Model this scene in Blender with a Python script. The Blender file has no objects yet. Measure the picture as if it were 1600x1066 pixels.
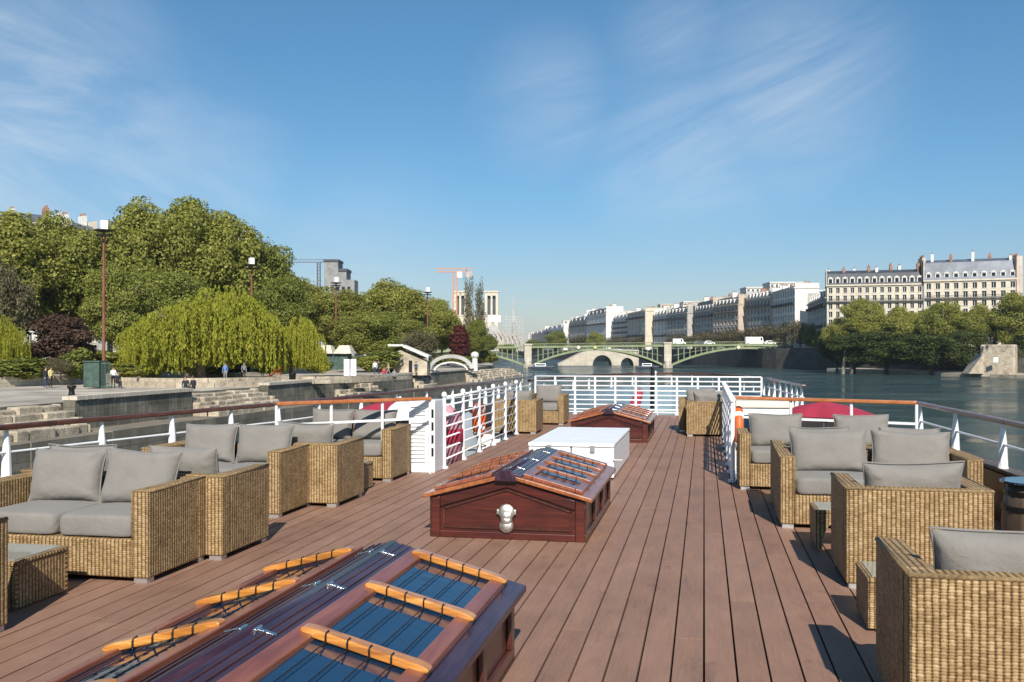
import bpy, math, random
from mathutils import Vector, Matrix, noise as mnoise
R = math.radians
C = bpy.context.scene.collection
AZ = math.atan(300/1500.0)             # the boat's axis is +Y; the camera looks a little to the left of it
SA, CA = math.sin(AZ), math.cos(AZ)
F = 1500.0; HOR = 550.0; EYE = 1.6; WATER = -4.4
def W(px, D, z=0.0):
    u = (px-800)/F
    return Vector((D*(-SA+u*CA), D*(CA+u*SA), z))
def G(px, py, z=0.0):
    return W(px, (EYE-z)*F/(py-HOR), z)
def ZT(py, D): return EYE+(HOR-py)*D/F

# ---------------------------------------------------------------- mesh builder
class MB:
    def __init__(s): s.v=[]; s.f=[]; s.uv=[]; s.m=[]; s.M=Matrix.Identity(4); s.mi=0
    def vert(s,p): s.v.append(tuple(s.M @ Vector(p))); return len(s.v)-1
    def face(s,pts,uvs=None,mi=None):
        ix=[s.vert(p) for p in pts]
        s.f.append(ix); s.uv.append(uvs or [(p[0],p[1]) for p in pts]); s.m.append(s.mi if mi is None else mi)
    def box(s,x0,x1,y0,y1,z0,z1,mi=None,skip=''):
        if x0>x1: x0,x1=x1,x0
        if y0>y1: y0,y1=y1,y0
        def q(pts,a,b):
            s.face(pts,[(p[a],p[b]) for p in pts],mi)
        if '-y' not in skip: q([(x0,y0,z0),(x1,y0,z0),(x1,y0,z1),(x0,y0,z1)],0,2)
        if '+y' not in skip: q([(x1,y1,z0),(x0,y1,z0),(x0,y1,z1),(x1,y1,z1)],0,2)
        if '-x' not in skip: q([(x0,y1,z0),(x0,y0,z0),(x0,y0,z1),(x0,y1,z1)],1,2)
        if '+x' not in skip: q([(x1,y0,z0),(x1,y1,z0),(x1,y1,z1),(x1,y0,z1)],1,2)
        if '+z' not in skip: q([(x0,y0,z1),(x1,y0,z1),(x1,y1,z1),(x0,y1,z1)],0,1)
        if '-z' not in skip: q([(x0,y1,z0),(x1,y1,z0),(x1,y0,z0),(x0,y0,z0)],0,1)
    def cbox(s,c,sx,sy,sz,mi=None): s.box(c[0]-sx/2,c[0]+sx/2,c[1]-sy/2,c[1]+sy/2,c[2]-sz/2,c[2]+sz/2,mi)
    def tube(s,pts,r,n=8,mi=None,cap=True,sx=1.0):
        pts=[Vector(p) for p in pts]; rs=r if isinstance(r,(list,tuple)) else [r]*len(pts)
        rings=[]; up0=None; acc=0; ln=[0]
        for i in range(1,len(pts)): acc+=(pts[i]-pts[i-1]).length; ln.append(acc)
        for i,p in enumerate(pts):
            t=(pts[min(i+1,len(pts)-1)]-pts[max(i-1,0)])
            if t.length<1e-9: t=Vector((0,0,1))
            t.normalize()
            if up0 is None:
                up0=Vector((0,0,1)) if abs(t.z)<.9 else Vector((1,0,0))
            a=t.cross(up0)
            if a.length<1e-4: a=t.cross(Vector((0,1,0)))
            a.normalize(); b=a.cross(t).normalized(); up0=b
            rings.append([s.vert(p+a*math.cos(k*2*math.pi/n)*rs[i]*sx+b*math.sin(k*2*math.pi/n)*rs[i]) for k in range(n)])
        mm=s.mi if mi is None else mi
        for i in range(len(rings)-1):
            for k in range(n):
                k2=(k+1)%n
                s.f.append([rings[i][k],rings[i][k2],rings[i+1][k2],rings[i+1][k]])
                s.uv.append([(k/n,ln[i]),((k+1)/n,ln[i]),((k+1)/n,ln[i+1]),(k/n,ln[i+1])]); s.m.append(mm)
        if cap:
            s.f.append(list(reversed(rings[0]))); s.uv.append([(0,0)]*n); s.m.append(mm)
            s.f.append(list(rings[-1])); s.uv.append([(0,0)]*n); s.m.append(mm)
    def bar(s,a,b,w,h,mi=None):
        """box section running from a to b: w across (horizontal), h tall"""
        a=Vector(a); b=Vector(b); t=(b-a); L=t.length; t.normalize()
        side=t.cross(Vector((0,0,1)))
        if side.length<1e-4: side=Vector((1,0,0))
        side.normalize(); up=side.cross(t).normalized()
        c=[]
        for p in (a,b):
            c.append([p-side*w/2-up*h/2,p+side*w/2-up*h/2,p+side*w/2+up*h/2,p-side*w/2+up*h/2])
        for k in range(4):
            k2=(k+1)%4; ww=w if k%2==0 else h
            s.face([c[0][k],c[0][k2],c[1][k2],c[1][k]],[(0,0),(ww,0),(ww,L),(0,L)],mi)
        s.face(list(reversed(c[0])),[(0,0),(w,0),(w,h),(0,h)],mi); s.face(c[1],[(0,0),(w,0),(w,h),(0,h)],mi)
    def lathe(s,prof,n=16,c=(0,0,0),mi=None):
        rings=[[s.vert((c[0]+r*math.cos(k*2*math.pi/n),c[1]+r*math.sin(k*2*math.pi/n),c[2]+z)) for k in range(n)] for r,z in prof]
        mm=s.mi if mi is None else mi
        for i in range(len(rings)-1):
            for k in range(n):
                k2=(k+1)%n
                s.f.append([rings[i][k],rings[i][k2],rings[i+1][k2],rings[i+1][k]])
                s.uv.append([(k/n,prof[i][1]),((k+1)/n,prof[i][1]),((k+1)/n,prof[i+1][1]),(k/n,prof[i+1][1])]); s.m.append(mm)
    def prism(s,poly,axis,a,b,mi=None):
        """poly: 2-D outline (ccw); axis y -> (x,z) outline extruded y a..b ; axis z -> (x,y) ; axis x -> (y,z)"""
        def P(p,t):
            return {'y':(p[0],t,p[1]),'z':(p[0],p[1],t),'x':(t,p[0],p[1])}[axis]
        s.face([P(p,a) for p in poly],[tuple(p) for p in poly],mi)
        s.face([P(p,b) for p in reversed(poly)],[tuple(p) for p in reversed(poly)],mi)
        n=len(poly)
        for i in range(n):
            p,q=poly[i],poly[(i+1)%n]; L=math.hypot(q[0]-p[0],q[1]-p[1])
            s.face([P(p,a),P(p,b),P(q,b),P(q,a)],[(0,a),(0,b),(L,b),(L,a)],mi)
    def build(s,name,mats,parent=None,smooth=False,bevel=0,seg=2,sub=0,loc=None):
        me=bpy.data.meshes.new(name); me.from_pydata(s.v,[],s.f)
        if not isinstance(mats,(list,tuple)): mats=[mats]
        for m in mats: me.materials.append(m)
        uvl=me.uv_layers.new(name='UVMap'); flat=[]
        for u in s.uv:
            for a in u: flat.extend(a)
        uvl.data.foreach_set('uv',flat)
        if len(mats)>1: me.polygons.foreach_set('material_index',s.m)
        if bevel or smooth or sub:
            import bmesh
            bm=bmesh.new(); bm.from_mesh(me); bmesh.ops.remove_doubles(bm,verts=bm.verts,dist=1e-5)
            bmesh.ops.recalc_face_normals(bm,faces=bm.faces); bm.to_mesh(me); bm.free()
        if smooth: me.polygons.foreach_set('use_smooth',[True]*len(me.polygons))
        me.update()
        o=bpy.data.objects.new(name,me); C.objects.link(o)
        if parent: o.parent=parent
        if loc is not None: o.location=loc
        if bevel:
            b=o.modifiers.new('bevel','BEVEL'); b.width=bevel; b.segments=seg; b.limit_method='ANGLE'; b.angle_limit=R(40)
            b.harden_normals=False
        if sub:
            b=o.modifiers.new('sub','SUBSURF'); b.levels=sub; b.render_levels=sub
        return o
def thing(name,label,cat,loc=(0,0,0),rotz=0,group=None):
    o=bpy.data.objects.new(name,None); C.objects.link(o); o.empty_display_size=.2
    o.location=loc; o.rotation_euler=(0,0,rotz); o['label']=label; o['category']=cat
    if group: o['group']=group
    return o
def tag(o,label,cat,group=None):
    o['label']=label; o['category']=cat
    if group: o['group']=group
    return o
def struct(o,kind='structure'): o['kind']=kind; return o
def dup(o,loc=None,rotz=None,label=None,scale=None,parent=None):
    c=o.copy(); C.objects.link(c); c.parent=parent
    for ch in list(o.children): dup(ch,parent=c)
    if loc is not None: c.location=loc
    if rotz is not None: c.rotation_euler=(0,0,rotz)
    if label: c['label']=label
    if scale: c.scale=scale
    return c

# ---------------------------------------------------------------- materials
def newmat(name):
    m=bpy.data.materials.new(name); m.use_nodes=True; nt=m.node_tree
    return m,nt,nt.nodes['Principled BSDF']
def N(nt,t,**kw):
    n=nt.nodes.new(t)
    for k,v in kw.items():
        if k.startswith('i_'): n.inputs[k[2:].replace('_',' ')].default_value=v
        else: setattr(n,k,v)
    return n
def L(nt,a,b): nt.links.new(a,b)
def c4(c): return (c[0],c[1],c[2],1)
def ramp(nt,fac,stops):
    n=nt.nodes.new('ShaderNodeValToRGB'); e=n.color_ramp.elements
    e[0].position,e[0].color=stops[0][0],c4(stops[0][1]); e[1].position,e[1].color=stops[-1][0],c4(stops[-1][1])
    for p,c in stops[1:-1]:
        x=e.new(p); x.color=c4(c)
    L(nt,fac,n.inputs[0]); return n.outputs[0]
def math_(nt,op,a,b=None,c=None):
    n=nt.nodes.new('ShaderNodeMath'); n.operation=op
    for i,x in enumerate((a,b,c)):
        if x is None: continue
        if hasattr(x,'is_linked') or hasattr(x,'links'): L(nt,x,n.inputs[i])
        else: n.inputs[i].default_value=x
    return n.outputs[0]
def mixc(nt,fac,a,b,mode='MIX'):
    n=nt.nodes.new('ShaderNodeMix'); n.data_type='RGBA'; n.blend_type=mode
    for idx,x in ((0,fac),(6,a),(7,b)):
        if hasattr(x,'links'): L(nt,x,n.inputs[idx])
        elif idx==0: n.inputs[0].default_value=x
        else: n.inputs[idx].default_value=c4(x)
    return n.outputs[2]
def coord(nt,kind='Object',scale=(1,1,1)):
    tc=nt.nodes.new('ShaderNodeTexCoord'); mp=nt.nodes.new('ShaderNodeMapping'); mp.inputs['Scale'].default_value=scale
    L(nt,tc.outputs[kind],mp.inputs[0]); return mp.outputs[0]
def noisef(nt,vec,scale,detail=4,rough=.55,dist=0):
    n=nt.nodes.new('ShaderNodeTexNoise'); n.inputs['Scale'].default_value=scale; n.inputs['Detail'].default_value=detail
    n.inputs['Roughness'].default_value=rough; n.inputs['Distortion'].default_value=dist
    L(nt,vec,n.inputs['Vector']); return n.outputs['Fac']
def bump(nt,h,strength,dist,bs):
    b=nt.nodes.new('ShaderNodeBump'); b.inputs['Strength'].default_value=strength; b.inputs['Distance'].default_value=dist
    L(nt,h,b.inputs['Height']); L(nt,b.outputs[0],bs.inputs['Normal']); return b
def plain(name,col,rough=.6,metal=0,var=.12,scale=3,bmp=0,coat=0,spec=.5):
    """a paint / stone / fabric with mottling so that nothing is perfectly uniform"""
    m,nt,bs=newmat(name); v=coord(nt)
    f=noisef(nt,v,scale,5,.6)
    lo=[max(0,x*(1-var*1.6)) for x in col]; hi=[min(1,x*(1+var)) for x in col]
    L(nt,ramp(nt,f,[(.3,lo),(.7,hi)]),bs.inputs['Base Color'])
    bs.inputs['Roughness'].default_value=rough; bs.inputs['Metallic'].default_value=metal
    bs.inputs['Specular IOR Level'].default_value=spec
    if coat: bs.inputs['Coat Weight'].default_value=coat; bs.inputs['Coat Roughness'].default_value=.06
    if bmp: bump(nt,noisef(nt,v,scale*12,3),bmp,.01,bs)
    return m
def wood(name,a,b,c,rough=.3,coat=.6,axis='Y',scale=1.0,coatr=.08):
    m,nt,bs=newmat(name)
    sc={'Y':(22,1.6,22),'X':(1.6,22,22),'Z':(22,22,1.6)}[axis]
    v=coord(nt,'Object',tuple(k*scale for k in sc))
    f=noisef(nt,v,1.0,6,.6,.6)
    f2=noisef(nt,coord(nt),2.2,3)
    g=nt.nodes.new('ShaderNodeNewGeometry')
    x=math_(nt,'ADD',math_(nt,'MULTIPLY',f,.7),math_(nt,'MULTIPLY',f2,.3))
    x=math_(nt,'ADD',x,math_(nt,'MULTIPLY',math_(nt,'SUBTRACT',g.outputs['Random Per Island'],.5),.12))
    L(nt,ramp(nt,x,[(.3,a),(.5,b),(.72,c)]),bs.inputs['Base Color'])
    bs.inputs['Roughness'].default_value=rough; bs.inputs['Coat Weight'].default_value=coat; bs.inputs['Coat Roughness'].default_value=coatr
    bump(nt,f,.15,.004,bs); return m
def wicker_mat():
    m,nt,bs=newmat('woven_wicker'); tc=nt.nodes.new('ShaderNodeTexCoord'); sp=nt.nodes.new('ShaderNodeSeparateXYZ')
    wob=noisef(nt,tc.outputs['UV'],11,3)
    L(nt,tc.outputs['UV'],sp.inputs[0])
    u=math_(nt,'ADD',sp.outputs[0],math_(nt,'MULTIPLY',wob,.007)); v=math_(nt,'ADD',sp.outputs[1],math_(nt,'MULTIPLY',wob,.014))
    pu,pv=.030,.0135
    row=math_(nt,'FLOOR',math_(nt,'DIVIDE',v,pv)); fr=math_(nt,'FRACT',math_(nt,'DIVIDE',v,pv))
    rowp=math_(nt,'SINE',math_(nt,'MULTIPLY',fr,math.pi))
    ph=math_(nt,'ADD',math_(nt,'MULTIPLY',u,math.pi/pu),math_(nt,'MULTIPLY',row,math.pi))
    over=math_(nt,'ADD',math_(nt,'MULTIPLY',math_(nt,'SINE',ph),.30),.70)
    strand=math_(nt,'MULTIPLY',math_(nt,'POWER',rowp,.6),math_(nt,'ADD',math_(nt,'MULTIPLY',over,.75),.25))
    st=math_(nt,'ABSOLUTE',math_(nt,'SINE',math_(nt,'MULTIPLY',u,math.pi/pu)))       # stakes: broad vertical ribs
    stake=math_(nt,'MULTIPLY',math_(nt,'POWER',st,1.3),.9)
    fine=noisef(nt,coord(nt,'UV',(1,.25,1)),150,3,.6)
    h=math_(nt,'ADD',math_(nt,'ADD',math_(nt,'MULTIPLY',strand,.30),math_(nt,'MULTIPLY',stake,.62)),math_(nt,'MULTIPLY',math_(nt,'SUBTRACT',fine,.4),.45))
    # strand to strand colour
    wn=nt.nodes.new('ShaderNodeTexWhiteNoise'); wn.noise_dimensions='2D'
    cb=nt.nodes.new('ShaderNodeCombineXYZ'); L(nt,row,cb.inputs[0]); L(nt,math_(nt,'FLOOR',math_(nt,'DIVIDE',u,pu)),cb.inputs[1]); L(nt,cb.outputs[0],wn.inputs['Vector'])
    big=noisef(nt,tc.outputs['UV'],5,4)
    k=math_(nt,'ADD',math_(nt,'MULTIPLY',wn.outputs['Value'],.30),math_(nt,'MULTIPLY',big,.70))
    col=ramp(nt,k,[(.25,(.215,.132,.056)),(.45,(.31,.200,.092)),(.60,(.395,.270,.132)),(.8,(.50,.365,.195))])
    gap=ramp(nt,h,[(.22,(.17,.13,.09)),(.58,(1,1,1))])  # shade in the recesses between strands, multiplied into the colour
    L(nt,mixc(nt,1.0,col,gap,'MULTIPLY'),bs.inputs['Base Color'])
    bs.inputs['Roughness'].default_value=.62; bs.inputs['Specular IOR Level'].default_value=.3
    bump(nt,h,.9,.010,bs); return m
def fabric_mat(name,col):
    m,nt,bs=newmat(name); v=coord(nt)
    f=noisef(nt,v,3,4); w=noisef(nt,coord(nt,'Object',(1,1,1)),260,2)
    x=math_(nt,'ADD',math_(nt,'MULTIPLY',f,.6),math_(nt,'MULTIPLY',w,.4))
    L(nt,ramp(nt,x,[(.3,[k*.82 for k in col]),(.7,[k*1.12 for k in col])]),bs.inputs['Base Color'])
    bs.inputs['Roughness'].default_value=.9; bs.inputs['Specular IOR Level'].default_value=.15
    bs.inputs['Sheen Weight'].default_value=.15
    h=math_(nt,'ADD',math_(nt,'MULTIPLY',noisef(nt,v,14,3,.6,1.0),1.0),math_(nt,'MULTIPLY',w,.06))
    bump(nt,h,.35,.02,bs); return m
def deck_mat():
    m,nt,bs=newmat('deck_boards'); g=nt.nodes.new('ShaderNodeNewGeometry')
    v=coord(nt,'Object',(1,.06,1)); f=noisef(nt,v,60,4,.6); big=noisef(nt,coord(nt),1.3,4,.6); sp=noisef(nt,coord(nt),45,3,.7)
    sc=noisef(nt,coord(nt,'Object',(1,.25,1)),7,5,.65)
    x=math_(nt,'ADD',math_(nt,'MULTIPLY',f,.22),math_(nt,'MULTIPLY',big,.26))
    x=math_(nt,'ADD',x,math_(nt,'MULTIPLY',sc,.26))
    x=math_(nt,'ADD',x,math_(nt,'MULTIPLY',g.outputs['Random Per Island'],.10)); x=math_(nt,'ADD',x,math_(nt,'MULTIPLY',sp,.10))
    bc=ramp(nt,x,[(.28,(.150,.082,.054)),(.42,(.232,.130,.088)),(.54,(.282,.162,.111)),(.70,(.37,.232,.168))])
    st=noisef(nt,coord(nt,'Object',(1,.5,1)),2.4,8,.75,1.5); L(nt,mixc(nt,1,bc,ramp(nt,st,[(.30,(.72,.70,.68)),(.42,(1,1,1)),(.66,(1,1,1)),(.78,(1.16,1.14,1.12))]),'MULTIPLY'),bs.inputs['Base Color'])
    bs.inputs['Roughness'].default_value=.62; bs.inputs['Specular IOR Level'].default_value=.35
    sx=nt.nodes.new('ShaderNodeSeparateXYZ'); L(nt,coord(nt),sx.inputs[0])
    L(nt,ramp(nt,sc,[(.35,(.5,.5,.5)),(.7,(.75,.75,.75))]),bs.inputs['Roughness'])
    groove=math_(nt,'SINE',math_(nt,'MULTIPLY',sx.outputs[0],2*math.pi/.0107))
    bump(nt,math_(nt,'ADD',math_(nt,'MULTIPLY',f,.8),math_(nt,'MULTIPLY',groove,.2)),.25,.003,bs); return m
def leaf_mat(name,lo,mid,hi,trans=.35):
    m=bpy.data.materials.new(name); m.use_nodes=True; nt=m.node_tree; nt.nodes.clear()
    out=nt.nodes.new('ShaderNodeOutputMaterial'); g=nt.nodes.new('ShaderNodeNewGeometry')
    tc=nt.nodes.new('ShaderNodeTexCoord'); oi=nt.nodes.new('ShaderNodeObjectInfo')
    big=noisef(nt,tc.outputs['Object'],4.5,3)
    x=math_(nt,'ADD',math_(nt,'MULTIPLY',g.outputs['Random Per Island'],.5),math_(nt,'MULTIPLY',big,.38))
    x=math_(nt,'ADD',x,math_(nt,'MULTIPLY',oi.outputs['Random'],.14))
    col=ramp(nt,x,[(.15,lo),(.5,mid),(.88,hi)])
    d=nt.nodes.new('ShaderNodeBsdfPrincipled'); d.inputs['Roughness'].default_value=.55; d.inputs['Specular IOR Level'].default_value=.25
    t=nt.nodes.new('ShaderNodeBsdfTranslucent'); mx=nt.nodes.new('ShaderNodeMixShader'); mx.inputs[0].default_value=trans
    L(nt,col,d.inputs['Base Color']); L(nt,mixc(nt,1,col,(1.25,1.2,.6),'MULTIPLY'),t.inputs['Color'])
    L(nt,d.outputs[0],mx.inputs[1]); L(nt,t.outputs[0],mx.inputs[2]); L(nt,mx.outputs[0],out.inputs[0]); return m
def stone_mat(name,lo,hi,course=.35,bl=.8,dirt=.5):
    m,nt,bs=newmat(name); tc=nt.nodes.new('ShaderNodeTexCoord')
    br=nt.nodes.new('ShaderNodeTexBrick'); br.inputs['Scale'].default_value=1; br.inputs['Row Height'].default_value=course; br.inputs['Brick Width'].default_value=bl
    br.inputs['Mortar Size'].default_value=.018; br.inputs['Color1'].default_value=c4(lo); br.inputs['Color2'].default_value=c4(hi); br.inputs['Mortar'].default_value=c4([x*.5 for x in lo])
    L(nt,tc.outputs['UV'],br.inputs['Vector'])
    st=noisef(nt,coord(nt,'UV',(1,.18,1)),.9,6,.7); st2=noisef(nt,coord(nt,'Object'),.35,5,.65)
    d=ramp(nt,math_(nt,'ADD',math_(nt,'MULTIPLY',st,.5),math_(nt,'MULTIPLY',st2,.5)),[(.38,(1-dirt,1-dirt,1-dirt*1.05)),(.6,(1,1,1))])
    L(nt,mixc(nt,1,br.outputs['Color'],d,'MULTIPLY'),bs.inputs['Base Color']); bs.inputs['Roughness'].default_value=.85
    bump(nt,st2,.4,.05,bs); return m
def glass_dark(name,col=(.008,.014,.022),rough=.03):
    m,nt,bs=newmat(name); bs.inputs['Base Color'].default_value=c4(col); bs.inputs['Roughness'].default_value=rough
    bs.inputs['Specular IOR Level'].default_value=.9; bs.inputs['IOR'].default_value=1.6
    f=noisef(nt,coord(nt),4,3); bump(nt,f,.16,.02,bs); return m
M={}
M['wicker']=wicker_mat()
M['cushion']=fabric_mat('grey_cushion_fabric',(.205,.191,.172))
M['deck']=deck_mat()
M['deck_gap']=plain('deck_gap_dark',(.012,.009,.008),.9)
M['white']=plain('white_marine_paint',(.78,.79,.79),.32,0,.05,4,0,.3)
M['white_chest']=plain('white_chest_plastic',(.78,.79,.78),.4,0,.04,2.5)
M['bulwark_in']=wood('dark_bulwark_boards',(.02,.010,.006),(.045,.022,.012),(.085,.045,.024),.45,.2)
M['bow_in']=plain('pale_bow_paint',(.20,.28,.33),.5,0,.15,2)
M['hull']=plain('dark_hull_paint',(.02,.03,.05),.4,0,.2,2)
M['cap_wood']=wood('varnished_cap_rail',(.045,.014,.010),(.095,.032,.020),(.16,.065,.04),.35,.3)
M['orange_rail']=wood('orange_varnish_rail',(.30,.085,.025),(.42,.14,.045),(.55,.22,.09),.3,.6,'X')
M['mahogany']=wood('mahogany_panels',(.026,.004,.003),(.062,.010,.006),(.125,.024,.012),.36,.22,'X')
M['mahogany_y']=wood('mahogany_sides',(.024,.006,.004),(.055,.014,.008),(.11,.034,.018),.34,.3,'Y')
M['sash']=wood('red_brown_sash',(.12,.030,.015),(.21,.060,.030),(.30,.105,.055),.38,.45,'Y')
M['roofwood']=wood('russet_roof_boards',(.11,.030,.010),(.23,.070,.022),(.40,.145,.05),.35,.5,'Y')
M['darkwood']=wood('dark_gloss_ridge',(.014,.007,.014),(.034,.016,.028),(.075,.040,.055),.30,.28,'Y',1,.14); M['darkwood'].node_tree.nodes['Principled BSDF'].inputs['Specular IOR Level'].default_value=.3
M['batten']=wood('honey_varnish_batten',(.22,.07,.012),(.50,.20,.035),(.82,.46,.15),.22,.8,'X',1.5)
M['iron']=plain('black_iron',(.012,.012,.014),.45,.4,.2,8)
M['steel']=plain('polished_steel',(.72,.70,.66),.22,1,.1,20,.2)
M['pewter']=plain('dull_pewter',(.56,.53,.47),.38,.85,.25,30,.3)
M['tower_concrete']=plain('weathered_tower_concrete',(.25,.25,.245),.9,0,.2,.4)
M['alu']=plain('brushed_aluminium',(.62,.62,.61),.35,.8,.06,12)
M['skyglass']=glass_dark('skylight_glass',(.006,.028,.065),.03); M['skyglass'].node_tree.nodes['Principled BSDF'].inputs['IOR'].default_value=1.95
M['tableglass']=glass_dark('table_glass',(.30,.31,.27),.05)
M['buoy']=plain('orange_buoy',(.75,.12,.02),.5,0,.1,6)
M['pink']=plain('red_canvas',(.34,.022,.05),.8,0,.15,3)
M['pinkpale']=plain('faded_pink_canvas',(.50,.24,.28),.85,0,.15,3)
M['cream']=plain('cream_paint',(.74,.66,.52),.5,0,.1,3)
M['grey_tarp']=fabric_mat('grey_tarpaulin',(.25,.28,.31))
M['brownwood']=wood('weathered_wood',(.035,.022,.014),(.075,.05,.034),(.15,.105,.075),.6,.1,'Z')
M['rope']=plain('rope_fibre',(.45,.36,.2),.9,0,.2,30)
M['stone_pale']=stone_mat('pale_quay_stone',(.58,.51,.40),(.70,.63,.50),.35,.9,.28)
M['stone_dark']=stone_mat('stained_quay_stone',(.17,.155,.12),(.28,.255,.20),.4,1.0,.6)
M['stone_brown']=stone_mat('brown_ledge_stone',(.20,.17,.13),(.28,.24,.18),.5,1.6,.4)
m,nt,bs=newmat('rough_sandstone'); v=coord(nt,'Object'); f=noisef(nt,v,.9,8,.72); f2=noisef(nt,v,.22,3)
x=math_(nt,'ADD',math_(nt,'MULTIPLY',f,.7),math_(nt,'MULTIPLY',f2,.3)); L(nt,ramp(nt,x,[(.34,(.14,.12,.09)),(.46,(.36,.30,.22)),(.58,(.50,.43,.32)),(.75,(.64,.57,.44))]),bs.inputs['Base Color']); bs.inputs['Roughness'].default_value=.95; bump(nt,f,1,.25,bs); M['stone_rough']=m
M['stone_bridge']=stone_mat('bridge_pier_stone',(.48,.43,.34),(.58,.52,.42),.6,1.6,.25)
M['paving']=plain('plaza_paving',(.40,.355,.29),.85,0,.30,.25)
M['earth']=plain('sandy_bank',(.46,.39,.29),.95,0,.3,.6)
M['grass']=plain('grass_bank',(.09,.115,.03),.95,0,.4,.5)
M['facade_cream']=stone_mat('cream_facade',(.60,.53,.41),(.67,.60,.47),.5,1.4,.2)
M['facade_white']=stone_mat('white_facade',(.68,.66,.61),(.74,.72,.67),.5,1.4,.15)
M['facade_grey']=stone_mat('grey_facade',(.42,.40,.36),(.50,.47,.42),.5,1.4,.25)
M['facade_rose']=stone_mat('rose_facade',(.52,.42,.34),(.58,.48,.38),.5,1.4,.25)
M['zinc']=plain('zinc_roof',(.14,.155,.18),.45,.3,.2,.4)
M['slate']=plain('slate_roof',(.055,.06,.07),.6,0,.3,.5)
M['pane']=glass_dark('window_pane',(.012,.013,.015),.12); M['pane'].node_tree.nodes['Principled BSDF'].inputs['Specular IOR Level'].default_value=.4
M['frame']=plain('window_frame_white',(.6,.6,.57),.5)
M['balcony']=plain('black_balcony_iron',(.02,.02,.022),.6)
M['chimney']=plain('chimney_brick',(.32,.17,.11),.9,0,.3,1)
M['bridge_green']=plain('green_bridge_iron',(.21,.25,.13),.6,0,.15,.3)
M['bridge_shade']=plain('bridge_shade_tint',(.05,.06,.045),.8,0,.2,.3)  # shade under the arches put into the colour of inner ribs and soffit
M['lamp_post']=plain('rust_red_post',(.20,.075,.045),.6,.1,.3,1)
M['lamp_glass']=plain('white_lantern_glass',(.86,.86,.84),.3)
M['green_metal']=plain('verdigris_green_metal',(.05,.09,.07),.6,.1,.3,3)
M['red_crane']=plain('orange_crane_paint',(.52,.22,.10),.6)
M['concrete']=plain('grey_concrete',(.42,.41,.39),.9,0,.2,.4)
M['bark']=plain('tree_bark',(.12,.095,.07),.95,0,.35,1.2,.4)
M['bark_pale']=plain('pale_plane_bark',(.26,.23,.18),.95,0,.35,.8,.4)
M['tyre']=plain('tyre_rubber',(.02,.02,.02),.9)
M['car_white']=plain('white_van_paint',(.8,.8,.8),.3,0,.03,1,0,.6)
M['car_dark']=plain('dark_car_paint',(.05,.06,.08),.3,0,.03,1,0,.6)
M['skin']=plain('skin',(.50,.31,.22),.6,0,.05)
M['hair']=plain('dark_hair',(.03,.02,.015),.7)
for k,c in dict(c_black=(.02,.02,.022),c_navy=(.03,.045,.10),c_white=(.72,.72,.70),c_yellow=(.55,.48,.20),c_red=(.45,.05,.04),c_blue=(.10,.18,.38),c_grey=(.22,.22,.23),c_tan=(.42,.33,.22)).items():
    M[k]=plain('cloth_'+k[2:],c,.85)
M['leaf_plane']=leaf_mat('plane_tree_leaves',(.10,.120,.022),(.245,.255,.050),(.44,.42,.11),.40)
M['leaf_dark']=leaf_mat('deep_green_leaves',(.078,.102,.019),(.19,.21,.040),(.35,.35,.085),.38)
M['leaf_willow']=leaf_mat('willow_leaves',(.15,.17,.016),(.285,.295,.030),(.45,.43,.06),.40)
M['leaf_brown']=leaf_mat('purple_brown_leaves',(.035,.018,.013),(.075,.044,.030),(.14,.09,.05),.25)
M['leaf_red']=leaf_mat('dark_red_leaves',(.035,.008,.008),(.085,.016,.015),(.14,.035,.025),.3)
M['leaf_spring']=leaf_mat('spring_twig_leaves',(.07,.058,.030),(.125,.11,.055),(.19,.175,.09),.3)

M['leaf_shade']=leaf_mat('self_shadow_leaves',(.024,.038,.009),(.065,.085,.020),(.14,.165,.04),.25)  # dark leaf colour stands for the self-shadow low on the quay trees
M['stone_shade']=stone_mat('shade_tinted_embankment_stone',(.07,.066,.056),(.12,.112,.09),.5,1.2,.5)  # right bank wall: its shade is put into a darker stone colour
M['braid']=plain('braided_cane_edge',(.36,.245,.12),.65,0,.35,45,.8,0,.3)
random.seed(7)
# ------------------------------------------------------------------ outline of the upper deck
LEFT=[(-6.5,-4),(-6.05,6.0),(-5.94,7.24),(-5.2,11.1),(-4.57,17.9),(-4.45,24.7)]
RIGHT=[(2.95,-4),(2.85,6.0),(2.77,9.2),(2.66,13.0),(1.85,19.1),(1.55,24.7)]
def xat(line,y):
    for (x0,y0),(x1,y1) in zip(line,line[1:]):
        if y<=y1: return x0+(x1-x0)*(y-y0)/(y1-y0)
    return line[-1][0]
WELL0,WELL1=12.45,18.6      # side openings down to the lower deck lie between these
CXL,CXR=-3.62,.40           # the walkway between them
# deck boards
mb=MB(); pw=.161; gap=.011; k=math.floor(-6.6/pw)
while k*pw<3.0:
    xa=k*pw+gap/2; xb=(k+1)*pw-gap/2; xm=(xa+xb)/2
    segs=[(-3.5,24.62)] if CXL<xm<CXR else [(-3.5,WELL0),(WELL1,24.62)]
    off=random.uniform(0,3.6)
    for a,b in segs:
        # board ends, cut where the side of the ship comes in
        y=a; cuts=[a]; t=a-off
        while t<b:
            if t>a+.3 and t<b-.3: cuts.append(t)
            t+=3.6
        cuts.append(b)
        for c0,c1 in zip(cuts,cuts[1:]):
            n0,n1=c0,c1
            while n1>n0 and not (xat(LEFT,n1)<xa+.03 and xb-.03<xat(RIGHT,n1)): n1-=.05
            if n1-n0<.1: continue
            if not (xat(LEFT,n0)<xa+.03 and xb-.03<xat(RIGHT,n0)): continue
            dz=random.uniform(-.0012,.0012)
            mb.box(xa,xb,n0+.003,n1-.003,-.028+dz,0+dz,skip='-z')
    k+=1
deck=struct(mb.build('deck',M['deck']))
mb=MB()
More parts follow.
